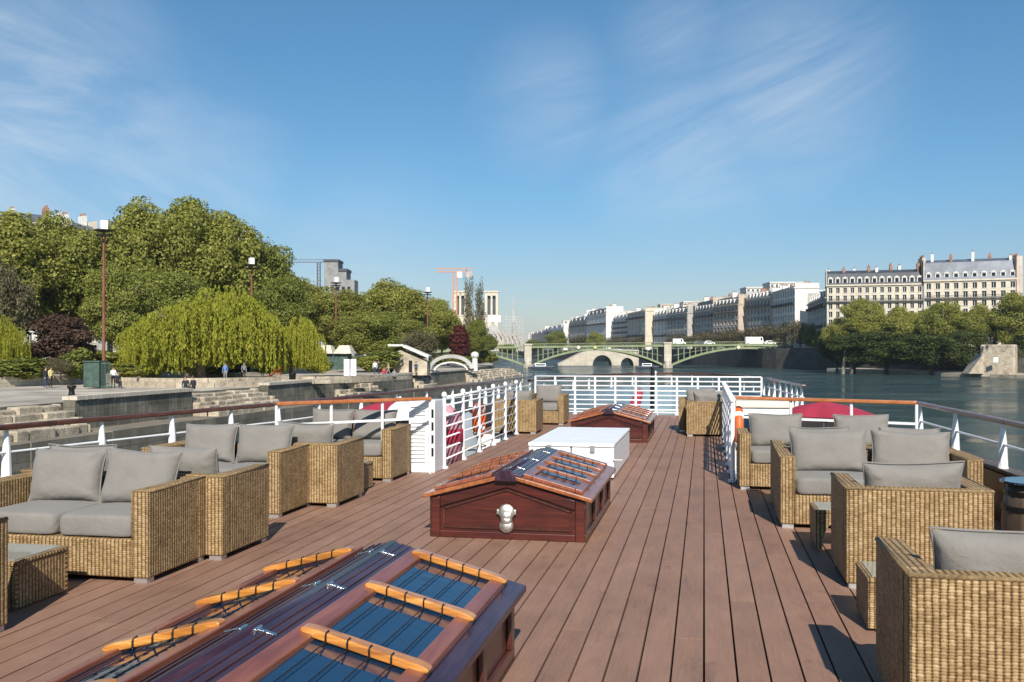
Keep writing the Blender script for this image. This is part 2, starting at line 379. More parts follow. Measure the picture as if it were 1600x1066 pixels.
for ya,yb,xl,xr in [(-3.5,WELL0,None,None),(WELL0,WELL1,CXL,CXR),(WELL1,24.62,None,None)]:
    ys=[ya+(yb-ya)*i/8 for i in range(9)]
    for y0,y1 in zip(ys,ys[1:]):
        a0=(xl if xl else xat(LEFT,y0)+.02); a1=(xl if xl else xat(LEFT,y1)+.02); b0=(xr if xr else xat(RIGHT,y0)-.02); b1=(xr if xr else xat(RIGHT,y1)-.02)
        mb.face([(a0,y0,-.030),(b0,y0,-.030),(b1,y1,-.030),(a1,y1,-.030)])
struct(mb.build('deck_underlay',M['deck_gap']))
# lower deck and hull
mb=MB()
mb.face([(-6,WELL0-.5,-2.2),(3,WELL0-.5,-2.2),(2.3,25,-2.2),(-4.9,25,-2.2)])
struct(mb.build('lower_deck',M['deck']))
hull=thing('boat_hull','long dark hull with wooden bulwarks carrying the brown boarded deck','boat')
mb=MB()
def strip(line,dx,z0,z1,th):
    for (x0,y0),(x1,y1) in zip(line,line[1:]):
        mb.prism([(x0+dx,y0),(x1+dx,y1),(x1+dx+th,y1),(x0+dx+th,y0)] if th<0 else [(x0+dx,y0),(x0+dx+th,y0),(x1+dx+th,y1),(x1+dx,y1)],'z',z0,z1)
strip(LEFT,-.06,WATER-.5,.46,-.06); mb.build('hull_plating',M['hull'],hull); mb=MB(); strip(RIGHT,.06,WATER-.5,.46,.06)
mb.build('hull_plating',M['hull'],hull)
def bow_pt(px,py): 
    z=.85; return W(px,(EYE-z)*F/(py-HOR),z)
BOW=[Vector((-4.45,24.7,.85))]+[bow_pt(px,py) for px,py in [(830,589.5),(900,585),(1000,582.5),(1120,584.5),(1180,589)]]+[Vector((1.72,21.5,.85)),Vector((1.86,19.1,.85))]
BOW=[Vector((xat(LEFT,24.7)-.02,24.7,.85)),Vector((-4.2,27.5,.85)),Vector((-3.6,30.5,.85)),Vector((-2.4,33,.85)),Vector((-1.1,33.7,.85)),Vector((.3,33.0,.85)),Vector((1.2,30.5,.85)),Vector((1.6,27,.85)),Vector((1.72,24.7,.85))]
mb=MB()
for a,b in zip(BOW,BOW[1:]): mb.bar((a.x,a.y,-.85),(b.x,b.y,-.85),.06,2.55)
mb.build('bow_bulwark',M['bow_in'],hull)
mb=MB(); mb.face([(p.x,p.y,-2.1) for p in BOW]); mb.build('foredeck_floor',M['bow_in'],hull)
for line,sg in ((LEFT,1),(RIGHT,-1)):
    mb=MB()
    for (x0,y0),(x1,y1) in zip(line[:4],line[1:4]):
        mb.bar((x0+sg*.0,y0,.22),(x1,y1,.22),.035,.46)
    mb.build('bulwark_lining',M['bulwark_in'],hull)
for line,sg in ((LEFT,1),(RIGHT,-1)):
    mb=MB()
    for (x0,y0),(x1,y1) in zip(line,line[1:]):
        mb.bar((x0-sg*.03,y0,.49),(x1-sg*.03,y1,.49),.15,.035)
    mb.build('bulwark_cap',M['brownwood'],hull,bevel=.006)
# closing walls of the walkway sides and of the well ends
for bb in ((CXL-.03,CXL,WELL0,WELL1),(CXR,CXR+.03,WELL0,WELL1),(-5.2,CXL-.031,WELL0-.04,WELL0-.01),(CXR+.031,2.7,WELL0-.04,WELL0-.01),(-4.7,CXL,WELL1+.001,WELL1+.03),(CXR,2.0,WELL1+.001,WELL1+.03),(-4.6,1.8,24.64,24.68)):
    mb=MB(); mb.box(*bb,-2.2,-.035); mb.build('cabin_wall',M['white'],hull)

# ------------------------------------------------------------------ railings
def along(line,y): return xat(line,y)
def side_rail(label,line,ys,group,z=.95):
    t=thing('side_railing',label,'railing',group=group)
    pts=[(along(line,y),y) for y in ys]
    mb=MB()
    fine=[]
    y=ys[0]
    while y<ys[-1]: fine.append((along(line,y),y)); y+=.8
    fine.append(pts[-1])
    for (x0,y0),(x1,y1) in zip(fine,fine[1:]): mb.bar((x0,y0,z),(x1,y1,z),.085,.045)
    mb.build('cap_rail',M['cap_wood'],t,bevel=.012)
    mb=MB(); mb.tube([(x,y,.73) for x,y in fine],.013,6); mb.build('middle_rail',M['white'],t,smooth=True)
    for x,y in pts[1:-1]:
        mb=MB(); mb.tube([(x,y,.505),(x,y,.56),(x,y,.73),(x,y,.90),(x,y,.93)],[.045,.043,.036,.018,.016],10,sx=1.0)
        mb.lathe([(.05,.505),(.05,.52),(.03,.522)],10,(x,y,0))
        mb.build('stanchion',M['white'],t,smooth=False)
    return t
side_rail('left side railing with dark wooden cap and tapered white stanchions above the quay side water',LEFT,[3,4.6,6.2,7.3,8.35,9.3,10.25,11.15,12.2,13.5,14.8,16.1,17.4,18.6,19.8,21,22.2,23.4,24.7],'ship side railings')
side_rail('right side railing with dark wooden cap and tapered white stanchions above open river',RIGHT,[4,5.4,6.9,8.3,9.75,11.3,12.85,13.0],'ship side railings')
side_rail('short curved railing with close white balusters at the right of the bow',RIGHT,[19.0,19.25,19.9,20.6,21.4,22.4,23.4,24.7],'ship side railings')
t=thing('bow_railing','dark wooden cap rail curving around the pale bow on white posts','railing')
mb=MB()
for a,b in zip(BOW,BOW[1:]): mb.bar(a,b,.11,.06)
mb.build('cap_rail',M['cap_wood'],t)
for a,b in zip(BOW,BOW[1:]):
    for s in (0,.5):
        p=a.lerp(b,s); mb=MB(); mb.tube([(p.x,p.y,.42),(p.x,p.y,.82)],[.035,.02],8); mb.build('post',M['white'],t,smooth=False)
def bar_rail(name,label,a,b,nposts,hz,top,group,postr=.022,barr=.0125,wood_top=False,finial=False,mat='white'):
    t=thing(name,label,'railing',group=group); a=Vector(a); b=Vector(b)
    for i in range(nposts):
        p=a.lerp(b,i/(nposts-1)); mb=MB()
        mb.tube([(p.x,p.y,0),(p.x,p.y,.03),(p.x,p.y,.031),(p.x,p.y,top)],[postr*2,postr*2,postr,postr*.9],8)
        if finial: mb.lathe([(.001,top),(.035,top+.02),(.04,top+.045),(.025,top+.075),(.001,top+.085)],8,(p.x,p.y,0))
        mb.build('post',M[mat],t,smooth=False)
    for z in hz:
        mb=MB(); mb.tube([(a.x,a.y,z),(b.x,b.y,z)],barr,6); mb.build('horizontal_bar',M[mat],t,smooth=True)
    mb=MB()
    if wood_top: mb.bar((a.x,a.y,top+.02),(b.x,b.y,top+.02),.08,.045); mb.build('cap_rail',M['orange_rail'],t,bevel=.01)
    else: mb.tube([(a.x,a.y,top),(b.x,b.y,top)],.02,8); mb.build('top_bar',M[mat],t,smooth=True)
    return t
HZ=[.12,.27,.42,.57,.72,.86]
bar_rail('walkway_railing','white bar railing left of the walkway with a lifebuoy hung on it',(-3.50,12.75,0),(-3.58,18.3,0),6,HZ,.97,'white bar railings',.028,finial=True)
bar_rail('walkway_railing','white bar railing right of the walkway throwing a grid shadow on the deck',(.345,12.1,0),(.36,18.3,0),8,HZ,.97,'white bar railings',.028,finial=True)
bar_rail('bow_gate_railing','white many barred railing across the front end of the deck',(-4.3,24.6,0),(1.4,24.6,0),12,[.06,.13,.25,.37,.49,.61,.73,.85],.97,'white bar railings',.03,.021)
def cross_rail(label,a,b,n):
    t=thing('cross_railing',label,'railing',group='orange topped cross railings'); a=Vector(a); b=Vector(b)
    mb=MB(); mb.bar((a.x,a.y,.985),(b.x,b.y,.985),.09,.045); mb.build('cap_rail',M['orange_rail'],t,bevel=.012)
    mb=MB(); mb.bar((a.x,a.y,.73),(b.x,b.y,.73),.03,.03); mb.build('middle_rail',M['white'],t)
    for i in range(n):
        p=a.lerp(b,i/(n-1)); mb=MB(); mb.tube([(p.x,p.y,0),(p.x,p.y,.962)],.019,8); mb.build('post',M['white'],t,smooth=False)
g1=G(432,631,.985); g2=G(672,623,.985)
cross_rail('orange topped cross railing behind the far left sofas',(g1.x,g1.y,0),(g2.x,g2.y,0),4)
g1=G(1147,621.5,.985); g2=G(1432,629.5,.985)
cross_rail('orange topped cross railing behind the far right armchairs',(g1.x,g1.y,0),(g2.x,g2.y,0),4)

# ------------------------------------------------------------------ skylights
def roof_z(dx): return .565-.262*abs(dx)
def skylight(label,y0,y1,lamp,full=True,nb=4):
    BM=M['batten'] if full else M['roofwood']; ZA=.040 if full else .040
    """box hatch with a low gabled roof; y0 near end, y1 far end; origin at middle of near end"""
    t=thing('deck_skylight',label,'skylight',(-1.65,y0,0),group='mahogany deck skylights'); Ln=y1-y0
    hw=.665
    mb=MB()   # gable ends and sides as one carcass: side boards with posts
    g=[(-hw,0),(hw,0),(hw,roof_z(hw)-.035),(0,roof_z(0)-.035),(-hw,roof_z(hw)-.035)]
    for ya in (.02,Ln-.05):
        mb=MB(); mb.prism(g,'y',ya,ya+.03); mb.build('gable_panel',M['mahogany'],t)
    for xa in (-hw+.01,hw-.04):
        mb=MB(); mb.box(xa,xa+.03,.051,Ln-.051,0,.38); mb.build('side_panel',M['mahogany_y'],t)
    for ya,yb in ((-.008,.0195),(Ln-.0195,Ln+.008)):
        mb=MB()   # mouldings on the gable ends
        mb.box(-hw,-hw+.075,ya,yb,0.0,roof_z(hw)-.04); mb.box(hw-.075,hw,ya,yb,0.0,roof_z(hw)-.04); mb.box(-hw+.076,hw-.076,ya,yb,.0,.06)
        for s in (-1,1):
            p=[(s*(hw-.077),roof_z(hw)-.125),(s*(hw-.077),roof_z(hw)-.04),(0,roof_z(0)-.04),(0,roof_z(0)-.12)]
            if s>0: p.reverse()
            mb.prism(p,'y',ya+.001,yb)
        mb.build('gable_moulding',M['mahogany'],t,bevel=.006)
    mb=MB()   # inner bead
    for s in (-1,1):
        p=[(s*(hw-.11),roof_z(hw)-.150),(s*(hw-.11),roof_z(hw)-.135),(0,roof_z(0)-.135),(0,roof_z(0)-.150)]
        if s>0: p.reverse()
        mb.prism(p,'y',.004,.0195)
    mb.box(-hw+.105,-hw+.12,.004,.0195,.09,.26); mb.box(hw-.12,hw-.105,.004,.0195,.09,.26); mb.box(-hw+.12,hw-.12,.004,.0195,.085,.10)
    mb.build('panel_bead',M['mahogany_y'],t)
    n=max(2,round(Ln/.75))
    for s in (-1,1):
        mb=MB()   # side frames with recessed fields
        xa,xb=(hw-.009,hw+.016) if s>0 else (-hw-.016,-hw+.009)
        mb.box(xa,xb,0.0,Ln,0,.065); mb.box(xa,xb,0.0,Ln,.30,.375)
        for i in range(n+1):
            yc=.045+(Ln-.09)*i/n; mb.box(xa,xb,yc-.04,yc+.04,.066,.299)
        mb.build('side_frame',M['mahogany_y'],t,bevel=.005)
    # roof
    def slope(x0,x1,ya,yb,zoff,th,name,mat,bev=.005,s=1):
        mb=MB(); p=[(s*x0,roof_z(x0)+zoff-th),(s*x1,roof_z(x1)+zoff-th),(s*x1,roof_z(x1)+zoff),(s*x0,roof_z(x0)+zoff)]
        if s<0: p.reverse()
        mb.prism(p,'y',ya,yb); return mb.build(name,mat,t,bevel=bev)
    for s in (1,-1):
        slope(.02,.735,-.045,Ln+.045,0,.035,'roof_board',M['darkwood'] if full else M['roofwood'],.006,s)
        slope(.03,.130,-.03,Ln+.03,.016,.015,'ridge_board',M['darkwood'],.004,s)
        for dx in (.062,.098): slope(dx,dx+.006,-.028,Ln+.028,.021,.008,'bead',M['mahogany_y'],0,s)
        # sash: long rails
        slope(.140,.215,.03,Ln-.03,.034,.033,'sash_rail',M['sash'],.006,s)
        slope(.585,.650,.03,Ln-.03,.034,.033,'sash_rail',M['sash'],.006,s)
        slope(.216,.584,.03,.13,.0325,.0315,'sash_rail',M['roofwood'] if full else M['sash'],.005,s)
        slope(.216,.584,Ln-.13,Ln-.03,.0325,.0315,'sash_rail',M['roofwood'] if full else M['sash'],.005,s)
        slope(.216,.584,.131,Ln-.131,.012,.011,'glass_pane',M['skyglass'],0,s)
        # rods running the length of the glass
        for i in range(4):
            x=.27+.085*i; z=roof_z(x)+.026; mb=MB(); mb.tube([(s*x,.10,z),(s*x,Ln-.10,z)],.0024,6); mb.build('guard_rod',M['iron'],t)
        # honey coloured battens across, each with black staples
        ys=[Ln-.12-.70*i for i in range(nb)] if full else [Ln-.28-(Ln-.42)/nb*i for i in range(nb)]
        for y in ys:
            za=ZA; a=Vector((s*.165,y,roof_z(.165)+za)); b=Vector((s*.665,y,roof_z(.665)+za))
            d=(b-a).normalized(); up=Vector((-d.z*1,0,d.x)); up=up if up.z>0 else -up
            pts=[a,a+d*.018,a+d*.05,b-d*.05,b-d*.018,b]; hh=[.008,.018,.0225,.0225,.018,.008] if full else [.006,.014,.018,.018,.014,.006]
            mm=MB()
            rings=[]
            for p,h in zip(pts,hh):
                w=.027+.006*(h/.034)
                rings.append([p+Vector((0,-w,0))-up*h*.75,p+Vector((0,w,0))-up*h*.75,p+Vector((0,w,0))+up*h*.75,p+Vector((0,-w,0))+up*h*.75])
            for r0,r1 in zip(rings,rings[1:]):
                for k in range(4): mm.face([r0[k],r0[(k+1)%4],r1[(k+1)%4],r1[k]])
            mm.face(list(reversed(rings[0]))); mm.face(rings[-1])
            bt=mm.build('batten',BM,t,bevel=.006 if full else .004,seg=2)
            for i in range(4):
                mm=MB(); x=.27+.085*i; z=roof_z(x)+za
                hz=.0215 if full else .015; mm.tube([(s*x,y-.036,z-.024),(s*x,y-.036,z+hz-.012),(s*x,y-.028,z+hz-.003),(s*x,y-.004,z+hz-.002)],.0038 if full else .003,6)
                mm.build('iron_staple',M['iron'],bt)
    mb=MB(); mb.tube([(0,-.05,.563),(0,Ln+.05,.563)],.018,8,sx=1.6); mb.build('ridge_roll',M['darkwood'],t,smooth=True)
    y=.35
    while y<Ln-.2:
        for s in (1,-1):
            mb=MB(); mb.bar((s*.035,y,roof_z(.035)+.019),(s*.105,y,roof_z(.105)+.019),.022,.005); mb.tube([(s*.03,y-.03,roof_z(.02)+.016),(s*.03,y+.03,roof_z(.02)+.016)],.008,6)
            mb.build('steel_hinge',M['steel'],t,bevel=.002)
        y+=.70
    mb=MB(); mb.prism([(-.10,.50),(.10,.50),(.085,.545),(.05,.60),(-.05,.60),(-.085,.545)],'y',-.065,-.046); mb.build('ridge_block',M['darkwood'],t,bevel=.012)
    if lamp:
        l=MB()   # nickel shell lamp on the gable
        for k,(zc,r,d) in enumerate([(.235,.072,.030),(.200,.056,.038),(.165,.052,.040),(.118,.064,.036)]):
            l.M=Matrix.Translation((.0,-.008,zc))@Matrix.Rotation(R(90),4,'X')
            l.lathe([(r,0),(r*.98,d*.4),(r*.75,d*.8),(r*.35,d),(.001,d*1.05)],20)
        l.M=Matrix.Identity(4)
        l.box(-.044,.044,-.036,-.008,.11,.25); l.box(-.085,-.055,-.022,-.008,.215,.26); l.box(.055,.085,-.022,-.008,.215,.26)
        l.build('nickel_lamp',M['pewter'],t,smooth=True,bevel=.004)
    return t
skylight('nearest mahogany skylight with honey battens and blue reflecting glass in the foreground',2.25,4.92,False,True,4)
skylight('middle mahogany skylight with a silver shell lamp on its gable end',8.02,10.16,True,False,4)
skylight('farthest mahogany skylight standing behind the white deck chests',17.0,19.3,False,False,4)
# white chests side by side
def chest(x0,x1,label):
    t=thing('storage_chest',label,'chest',((x0+x1)/2,12.03,0),group='white deck chests'); w=(x1-x0)/2
    mb=MB(); mb.box(-w,w,0,2.55,.02,.395); mb.build('chest_body',M['white_chest'],t,bevel=.012)
    mb=MB(); mb.box(-w-.006,w+.006,-.015,2.565,.402,.450); mb.build('lid',M['white_chest'],t,bevel=.012)
    mb=MB(); mb.box(-.03,.03,-.030,-.016,.34,.43); mb.build('latch',M['alu'],t,bevel=.003)
    for s in (-.32,.32): mb=MB(); mb.tube([(s-.06,-.002,.25),(s-.06,-.03,.25),(s+.06,-.03,.25),(s+.06,-.002,.25)],.007,6); mb.build('handle',M['alu'],t)
    return t
chest(-2.19,-1.655,'left one of two white chests on deck'); chest(-1.640,-1.105,'right one of two white chests on deck')

# ------------------------------------------------------------------ wicker furniture
def pillow(w,h,t,seed,n=20,wr=.014,box=5):
    mb=MB(); rnd=Vector((seed*3.1,seed*1.7,seed*5.3)); grid=[[],[]]
    for side in (0,1):
        for j in range(n+1):
            row=[]
            for i in range(n+1):
                u=-1+2*i/n; v=-1+2*j/n
                u=math.sin(u*math.pi/2)*.55+u*.45; v=math.sin(v*math.pi/2)*.55+v*.45
                x=u*w/2*(1-.07*(1-v*v)*abs(u)); z=v*h/2*(1-.085*(1-u*u)*abs(v))
                e=max(0,(1-abs(u)**box)*(1-abs(v)**box))**.55
                y=(t/2)*e*(-1 if side==0 else 1)
                corner=(abs(u)*abs(v))**1.2; edge=max(abs(u),abs(v))**3
                q=Vector((x*9,z*9,side*4))+rnd
                wob=mnoise.noise(q)*wr*(.6+2.2*corner)+mnoise.noise(q*2.7)*wr*.5*(.4+1.6*corner)
                y+=(wob+abs(mnoise.noise(Vector(((x-z)*22+seed,(x+z)*5,side*3+seed))))*.050*corner*(-1 if side else 1))*(1 if 0<i<n and 0<j<n else .0)
                z+=mnoise.noise(Vector((x*3,seed,1)))*.012*v
                row.append((x,y,z+h/2))
            grid[side].append(row)
    for side in (0,1):
        g=grid[side]
        for j in range(n):
            for i in range(n):
                p=[g[j][i],g[j][i+1],g[j+1][i+1],g[j+1][i]]
                mb.face(p if side==0 else list(reversed(p)))
    return mb
def seat_cush(w,d,t,seed):
    n=12; mb=MB(); top=[];bot=[]
    def ring(a): return a
    # rounded slab through a superellipse section
    prof=[(1.0,-.42),(1.0,.42)]
    rows=[]
    levels=[(-.5,.93),(-.44,.985),(-.15,1.0),(.15,1.0),(.42,.985),(.5,.93)]
    def outline(s):
        pts=[]; m=40
        for k in range(m):
            a=2*math.pi*k/m; c,si=math.cos(a),math.sin(a)
            x=math.copysign(abs(c)**.22,c)*w/2; y=math.copysign(abs(si)**.22,si)*d/2
            pts.append((x*s if abs(x)<w/2 else x-(1-s)*w/2*math.copysign(1,x)*.6,y-(1-s)*d/2*math.copysign(1,y)*.6))
        return pts
    rr=[]
    for l,s in levels:
        o=outline(s); rr.append([mb.vert((x,y,t/2+l*t+mnoise.noise(Vector((x*5,y*5,seed)))*.008)) for x,y in o])
    m=len(rr[0])
    for a,b in zip(rr,rr[1:]):
        for k in range(m):
            mb.f.append([a[k],a[(k+1)%m],b[(k+1)%m],b[k]]); mb.uv.append([(0,0)]*4); mb.m.append(0)
    for idx,dz,flip in ((-1,.016,False),(0,-.0,True)):
        prev=rr[idx]; o=outline(.93); z=t if idx==-1 else 0
        for s,k2 in ((.8,.6),(.5,.9),(.2,1.0)):
            cur=[mb.vert((x*s,y*s,z+dz*k2+(mnoise.noise(Vector((x*s*6,y*s*6,seed+3)))*.01 if idx==-1 else 0))) for x,y in o]
            for k in range(m):
                fc=[prev[k],prev[(k+1)%m],cur[(k+1)%m],cur[k]]
                mb.f.append(fc if not flip else list(reversed(fc))); mb.uv.append([(0,0)]*4); mb.m.append(0)
            prev=cur
        mb.f.append(prev if not flip else list(reversed(prev))); mb.uv.append([(0,0)]*m); mb.m.append(0)
    # seam round the middle
    return mb
AR=.125
def settee(name,label,cat,w,h,n,group,seed,d=.80):
    """front at -y ; origin at centre of footprint"""
    t=thing(name,label,cat,group=group); z0=.035
    def wk(nm,*b):
        mb=MB(); mb.box(*b); return mb.build(nm,M['wicker'],t,bevel=.014,seg=3)
    wk('armrest',-w/2,-w/2+AR,-d/2,d/2-AR-.001,z0,h); wk('armrest',w/2-AR,w/2,-d/2,d/2-AR-.001,z0,h)
    zz=h-.007; e=.006; mb=MB(); mb.tube([(-w/2+e,-d/2+.01,zz),(-w/2+e,d/2-e,zz),(w/2-e,d/2-e,zz),(w/2-e,-d/2+.01,zz)],.0125,7); mb.build('braided_edge',M['braid'],t,smooth=True)
    for s in (-1,1): mb=MB(); mb.tube([(s*(w/2-AR),-d/2+.006,.31),(s*(w/2-AR),-d/2+.006,zz),(s*(w/2-.01),-d/2+.006,zz)],.011,7); mb.build('braided_edge',M['braid'],t,smooth=True)
    wk('backrest',-w/2,w/2,d/2-AR,d/2,z0,h)
    wk('seat_base',-w/2+AR+.001,w/2-AR-.001,-d/2+.004,d/2-AR-.002,z0,.30)
    for sx in (-1,1):
        for sy in (-1,1):
            mb=MB(); mb.box(sx*(w/2-.02),sx*(w/2-.12),sy*(d/2-.015),sy*(d/2-.10),0,z0-.001); mb.build('foot',M['alu'],t)
    iw=(w-2*AR-.01)/n
    for i in range(n):
        cx=-w/2+AR+.005+iw*(i+.5)
        o=seat_cush(iw-.006,d-AR-.02,.15,seed+i).build('seat_cushion',M['cushion'],t,smooth=True,loc=(cx,-AR/2+.004,.305)); 
        o.modifiers.new('s','SUBSURF').render_levels=1
        rnd=random.Random(seed*7+i)
        o=pillow(iw*1.0,.42+rnd.uniform(-.01,.01),.20,seed+i*2.3).build('back_cushion',M['cushion'],t,smooth=True,loc=(cx,d/2-AR-.145,.445))
        o.rotation_euler=(R(-14+rnd.uniform(-3,3)),R(rnd.uniform(-2.0,2.0)),R(rnd.uniform(-3,3)))
        o.modifiers.new('s','SUBSURF').render_levels=1
        pip=MB(); w_,h_=iw,.42; pts=[]
        for k in range(49):
            a=k/48*4; sd=int(a)%4; f=(a-int(a))*2-1
            u,v={0:(f,-1),1:(1,f),2:(-f,1),3:(-1,-f)}[sd]
            pts.append((u*w_/2*(1-.07*(1-v*v)*abs(u))*.993,0,(v*h_/2*(1-.085*(1-u*u)*abs(v))+mnoise.noise(Vector((u*w_*1.5,seed+i*2.3,1)))*.012*v)*.993+h_/2))
        pip.tube(pts,.006,5,cap=False); pip.build('piping',M['cushion'],o,smooth=True)
    return t
def put(o,corner,which,w,d=.80,facing='cam'):
    """corner = world xy of the near corner (smaller y); which 'l'/'r' side of it"""
    cx=corner[0]+(w/2 if which=='l' else -w/2); cy=corner[1]+d/2
    o.location=(cx,cy,0); o.rotation_euler=(0,0,0 if facing=='cam' else math.pi)
GS='wicker sofas with grey cushions'; GA='wicker armchairs with grey cushions'; GT='low wicker side tables'
def sofa(label,corner,which,w,h,seed): o=settee('wicker_sofa',label,'sofa',w,h,2,GS,seed); put(o,corner,which,w); return o
def chair(label,corner,which,w,h,seed,facing): o=settee('wicker_armchair',label,'armchair',w,h,1,GA,seed); put(o,corner,which,w,.8,facing); return o
g=G(232,913); sofa('nearest left wicker sofa, two grey seat cushions showing, beside the arched side table',g,'r',1.48,.645,11)
g=G(14,985); chair('wicker armchair cut by the left edge of the photo',(g.x,g.y-.8),'r',.86,.65,21,'away')
g=G(347,877); x=g.x
chair('wicker armchair seen from behind right of the nearest left sofa',(x,g.y+.01),'r',.86,.65,31,'away')
chair('wicker armchair seen from behind mostly hidden by the nearest left sofa',(x-.90,g.y+.01),'r',.86,.65,37,'away')
g=G(437,810); sofa('second left wicker sofa from the camera, its cushions above the armchair backs',g,'r',1.48,.645,41)
g=G(527,793); chair('wicker armchair with its back against the second left sofa',g,'r',.88,.65,51,'away')
g=G(612,753); sofa('farthest left wicker sofa in front of the white louvred cabinet',g,'r',1.44,.65,61)
chair('nearest right wicker armchair filling the bottom right corner',(.83,4.20),'l',.95,.685,71,'away')
g=G(1322,920); chair('second right wicker armchair with a lit woven back and slumped cushion',g,'l',.93,.685,81,'away')
g=G(1219,825); sofa('only wicker sofa on the right, upright grey cushions',g,'l',1.72,.655,91); r1=g
chair('wicker armchair back to back with the right sofa, nearer the walkway',(r1.x+.02,r1.y+.82),'l',.84,.65,101,'away')
chair('wicker armchair back to back with the right sofa, nearer the ship side',(r1.x+.88,r1.y+.82),'l',.84,.65,107,'away')
g=G(1152,765); chair('far right wicker armchair touching the end of the walkway railing',(g.x+.02,g.y),'l',.90,.655,111,'cam')
chair('far right wicker armchair under the red parasol, away from the railing',(g.x+1.02,g.y+.05),'l',.90,.655,117,'cam')
chair('far left bow armchair seen from behind at the end of the left walkway railing',(-3.20,18.42),'r',.86,.66,121,'away')
chair('far left bow armchair facing the camera beside the far skylight',(-3.0,20.8),'r',.86,.66,127,'cam')
chair('far right bow armchair seen from behind at the end of the right walkway railing',(-.33,18.5),'l',.86,.66,131,'away')
chair('rearmost right bow armchair, only its left side showing past its neighbour',(-.50,19.5),'l',.86,.66,137,'cam')
def side_table(label,x,y,w,d,h):
    t=thing('side_table',label,'side table',(x,y,0),group=GT); th=.03
    for ya in (-d/2,d/2-th):
        pts=[(-w/2,.02),(-w/2+.05,.02)]+[(-(w/2-.05)*math.cos(a),.02+(h-.09)*math.sin(a)**.8) for a in [math.pi*i/14 for i in range(1,14)]]+[(w/2-.05,.02),(w/2,.02),(w/2,h-.03),(-w/2,h-.03)]
        mb=MB(); mb.prism([(p[0],p[1]) for p in pts],'y',ya,ya+th); mb.build('arched_end',M['wicker'],t)
    for s in (-1,1):
        mb=MB(); mb.box(s*(w/2-.001),s*(w/2-th),-d/2+th+.001,d/2-th-.001,.02,h-.03); mb.build('side_panel',M['wicker'],t)
    mb=MB(); mb.box(-w/2-.006,w/2+.006,-d/2-.006,d/2+.006,h-.029,h); mb.build('rim',M['wicker'],t,bevel=.01)
    mb=MB(); mb.box(-w/2+.025,w/2-.025,-d/2+.025,d/2-.025,h+.001,h+.007); mb.build('glass_top',M['tableglass'],t)
g=G(106,926); side_table('arched wicker side table in front of the nearest left sofa',g.x-.235,g.y-.25,.47,.50,.31)
g=G(562,770); side_table('small wicker side table in front of the farthest left sofa',g.x-.2,g.y+.22,.40,.44,.31)
side_table('wicker side table standing between the two nearest right armchairs',1.14,6.0,.44,.44,.31)
side_table('wicker side table in front of the right sofa',1.10,8.25,.44,.42,.33)
# barrel table by the right bulwark
b=W(1617,7.15); t=thing('barrel_table','weathered barrel table with a glass top against the right bulwark','table',(b.x,b.y,0))
mb=MB(); mb.lathe([(.001,0),(.17,0),(.205,.15),(.225,.32),(.21,.48),(.185,.62),(.001,.62)],20); mb.build('barrel',M['brownwood'],t,smooth=True)
for z,r in ((.10,.198),(.24,.220),(.44,.219),(.55,.200)):
    mb=MB(); mb.lathe([(r,z-.018),(r+.006,z-.018),(r+.006,z+.018),(r,z+.018)],24); mb.build('hoop',M['iron'],t)
mb=MB(); mb.lathe([(.001,.625),(.235,.625),(.235,.64),(.001,.64)],28); mb.build('glass_top',M['skyglass'],t)

# ------------------------------------------------------------------ bits around the stair wells
g=W(660,12.72); t=thing('louvred_cabinet','white louvred cabinet at the near end of the left walkway railing','cabinet',(g.x,g.y,0))
mb=MB(); mb.box(-.19,.17,0,.40,0,.96); mb.build('cabinet_body',M['white'],t,bevel=.01)
mb=MB()
for i in range(15): mb.M=Matrix.Translation((-.055,-.012,.14+i*.052))@Matrix.Rotation(R(-35),4,'X'); mb.box(-.10,.10,-.012,.012,-.003,.003)
mb.M=Matrix.Identity(4); mb.build('louvres',M['white'],t)
for i in range(4): mb=MB(); mb.box(.085,.155,-.008,-.001,.22+i*.17,.33+i*.17); mb.build('dark_vent',M['iron'],t)
def ring(mb,c,Rr,r,n=28,m=8,plane='yz'):
    pts=[]
    for k in range(n+1):
        a=2*math.pi*k/n
        pts.append((c[0],c[1]+Rr*math.cos(a),c[2]+Rr*math.sin(a)) if plane=='yz' else ((c[0]+Rr*math.cos(a),c[1],c[2]+Rr*math.sin(a)) if plane=='xz' else (c[0]+Rr*math.cos(a),c[1]+Rr*math.sin(a),c[2])))
    mb.tube(pts,r,m,cap=False)
for (x,y,z,lab) in ((-3.63,15.4,.48,'orange lifebuoy hanging on the left walkway railing'),(.46,13.4,.56,'orange lifebuoy hanging on the right walkway railing')):
    t=thing('lifebuoy',lab,'lifebuoy',(x,y,z),group='orange lifebuoys')
    mb=MB(); ring(mb,(0,0,0),.25,.06); mb.build('buoy_ring',M['buoy'],t,smooth=True)
    for k in range(4):
        a=R(45+90*k); mb=MB(); mb.M=Matrix.Translation((0,.25*math.cos(a),.25*math.sin(a)))@Matrix.Rotation(a,4,'X'); mb.tube([(0,-.0,-.035),(0,0,.035)],.064,10); mb.build('white_band',M['white'],t,smooth=False)
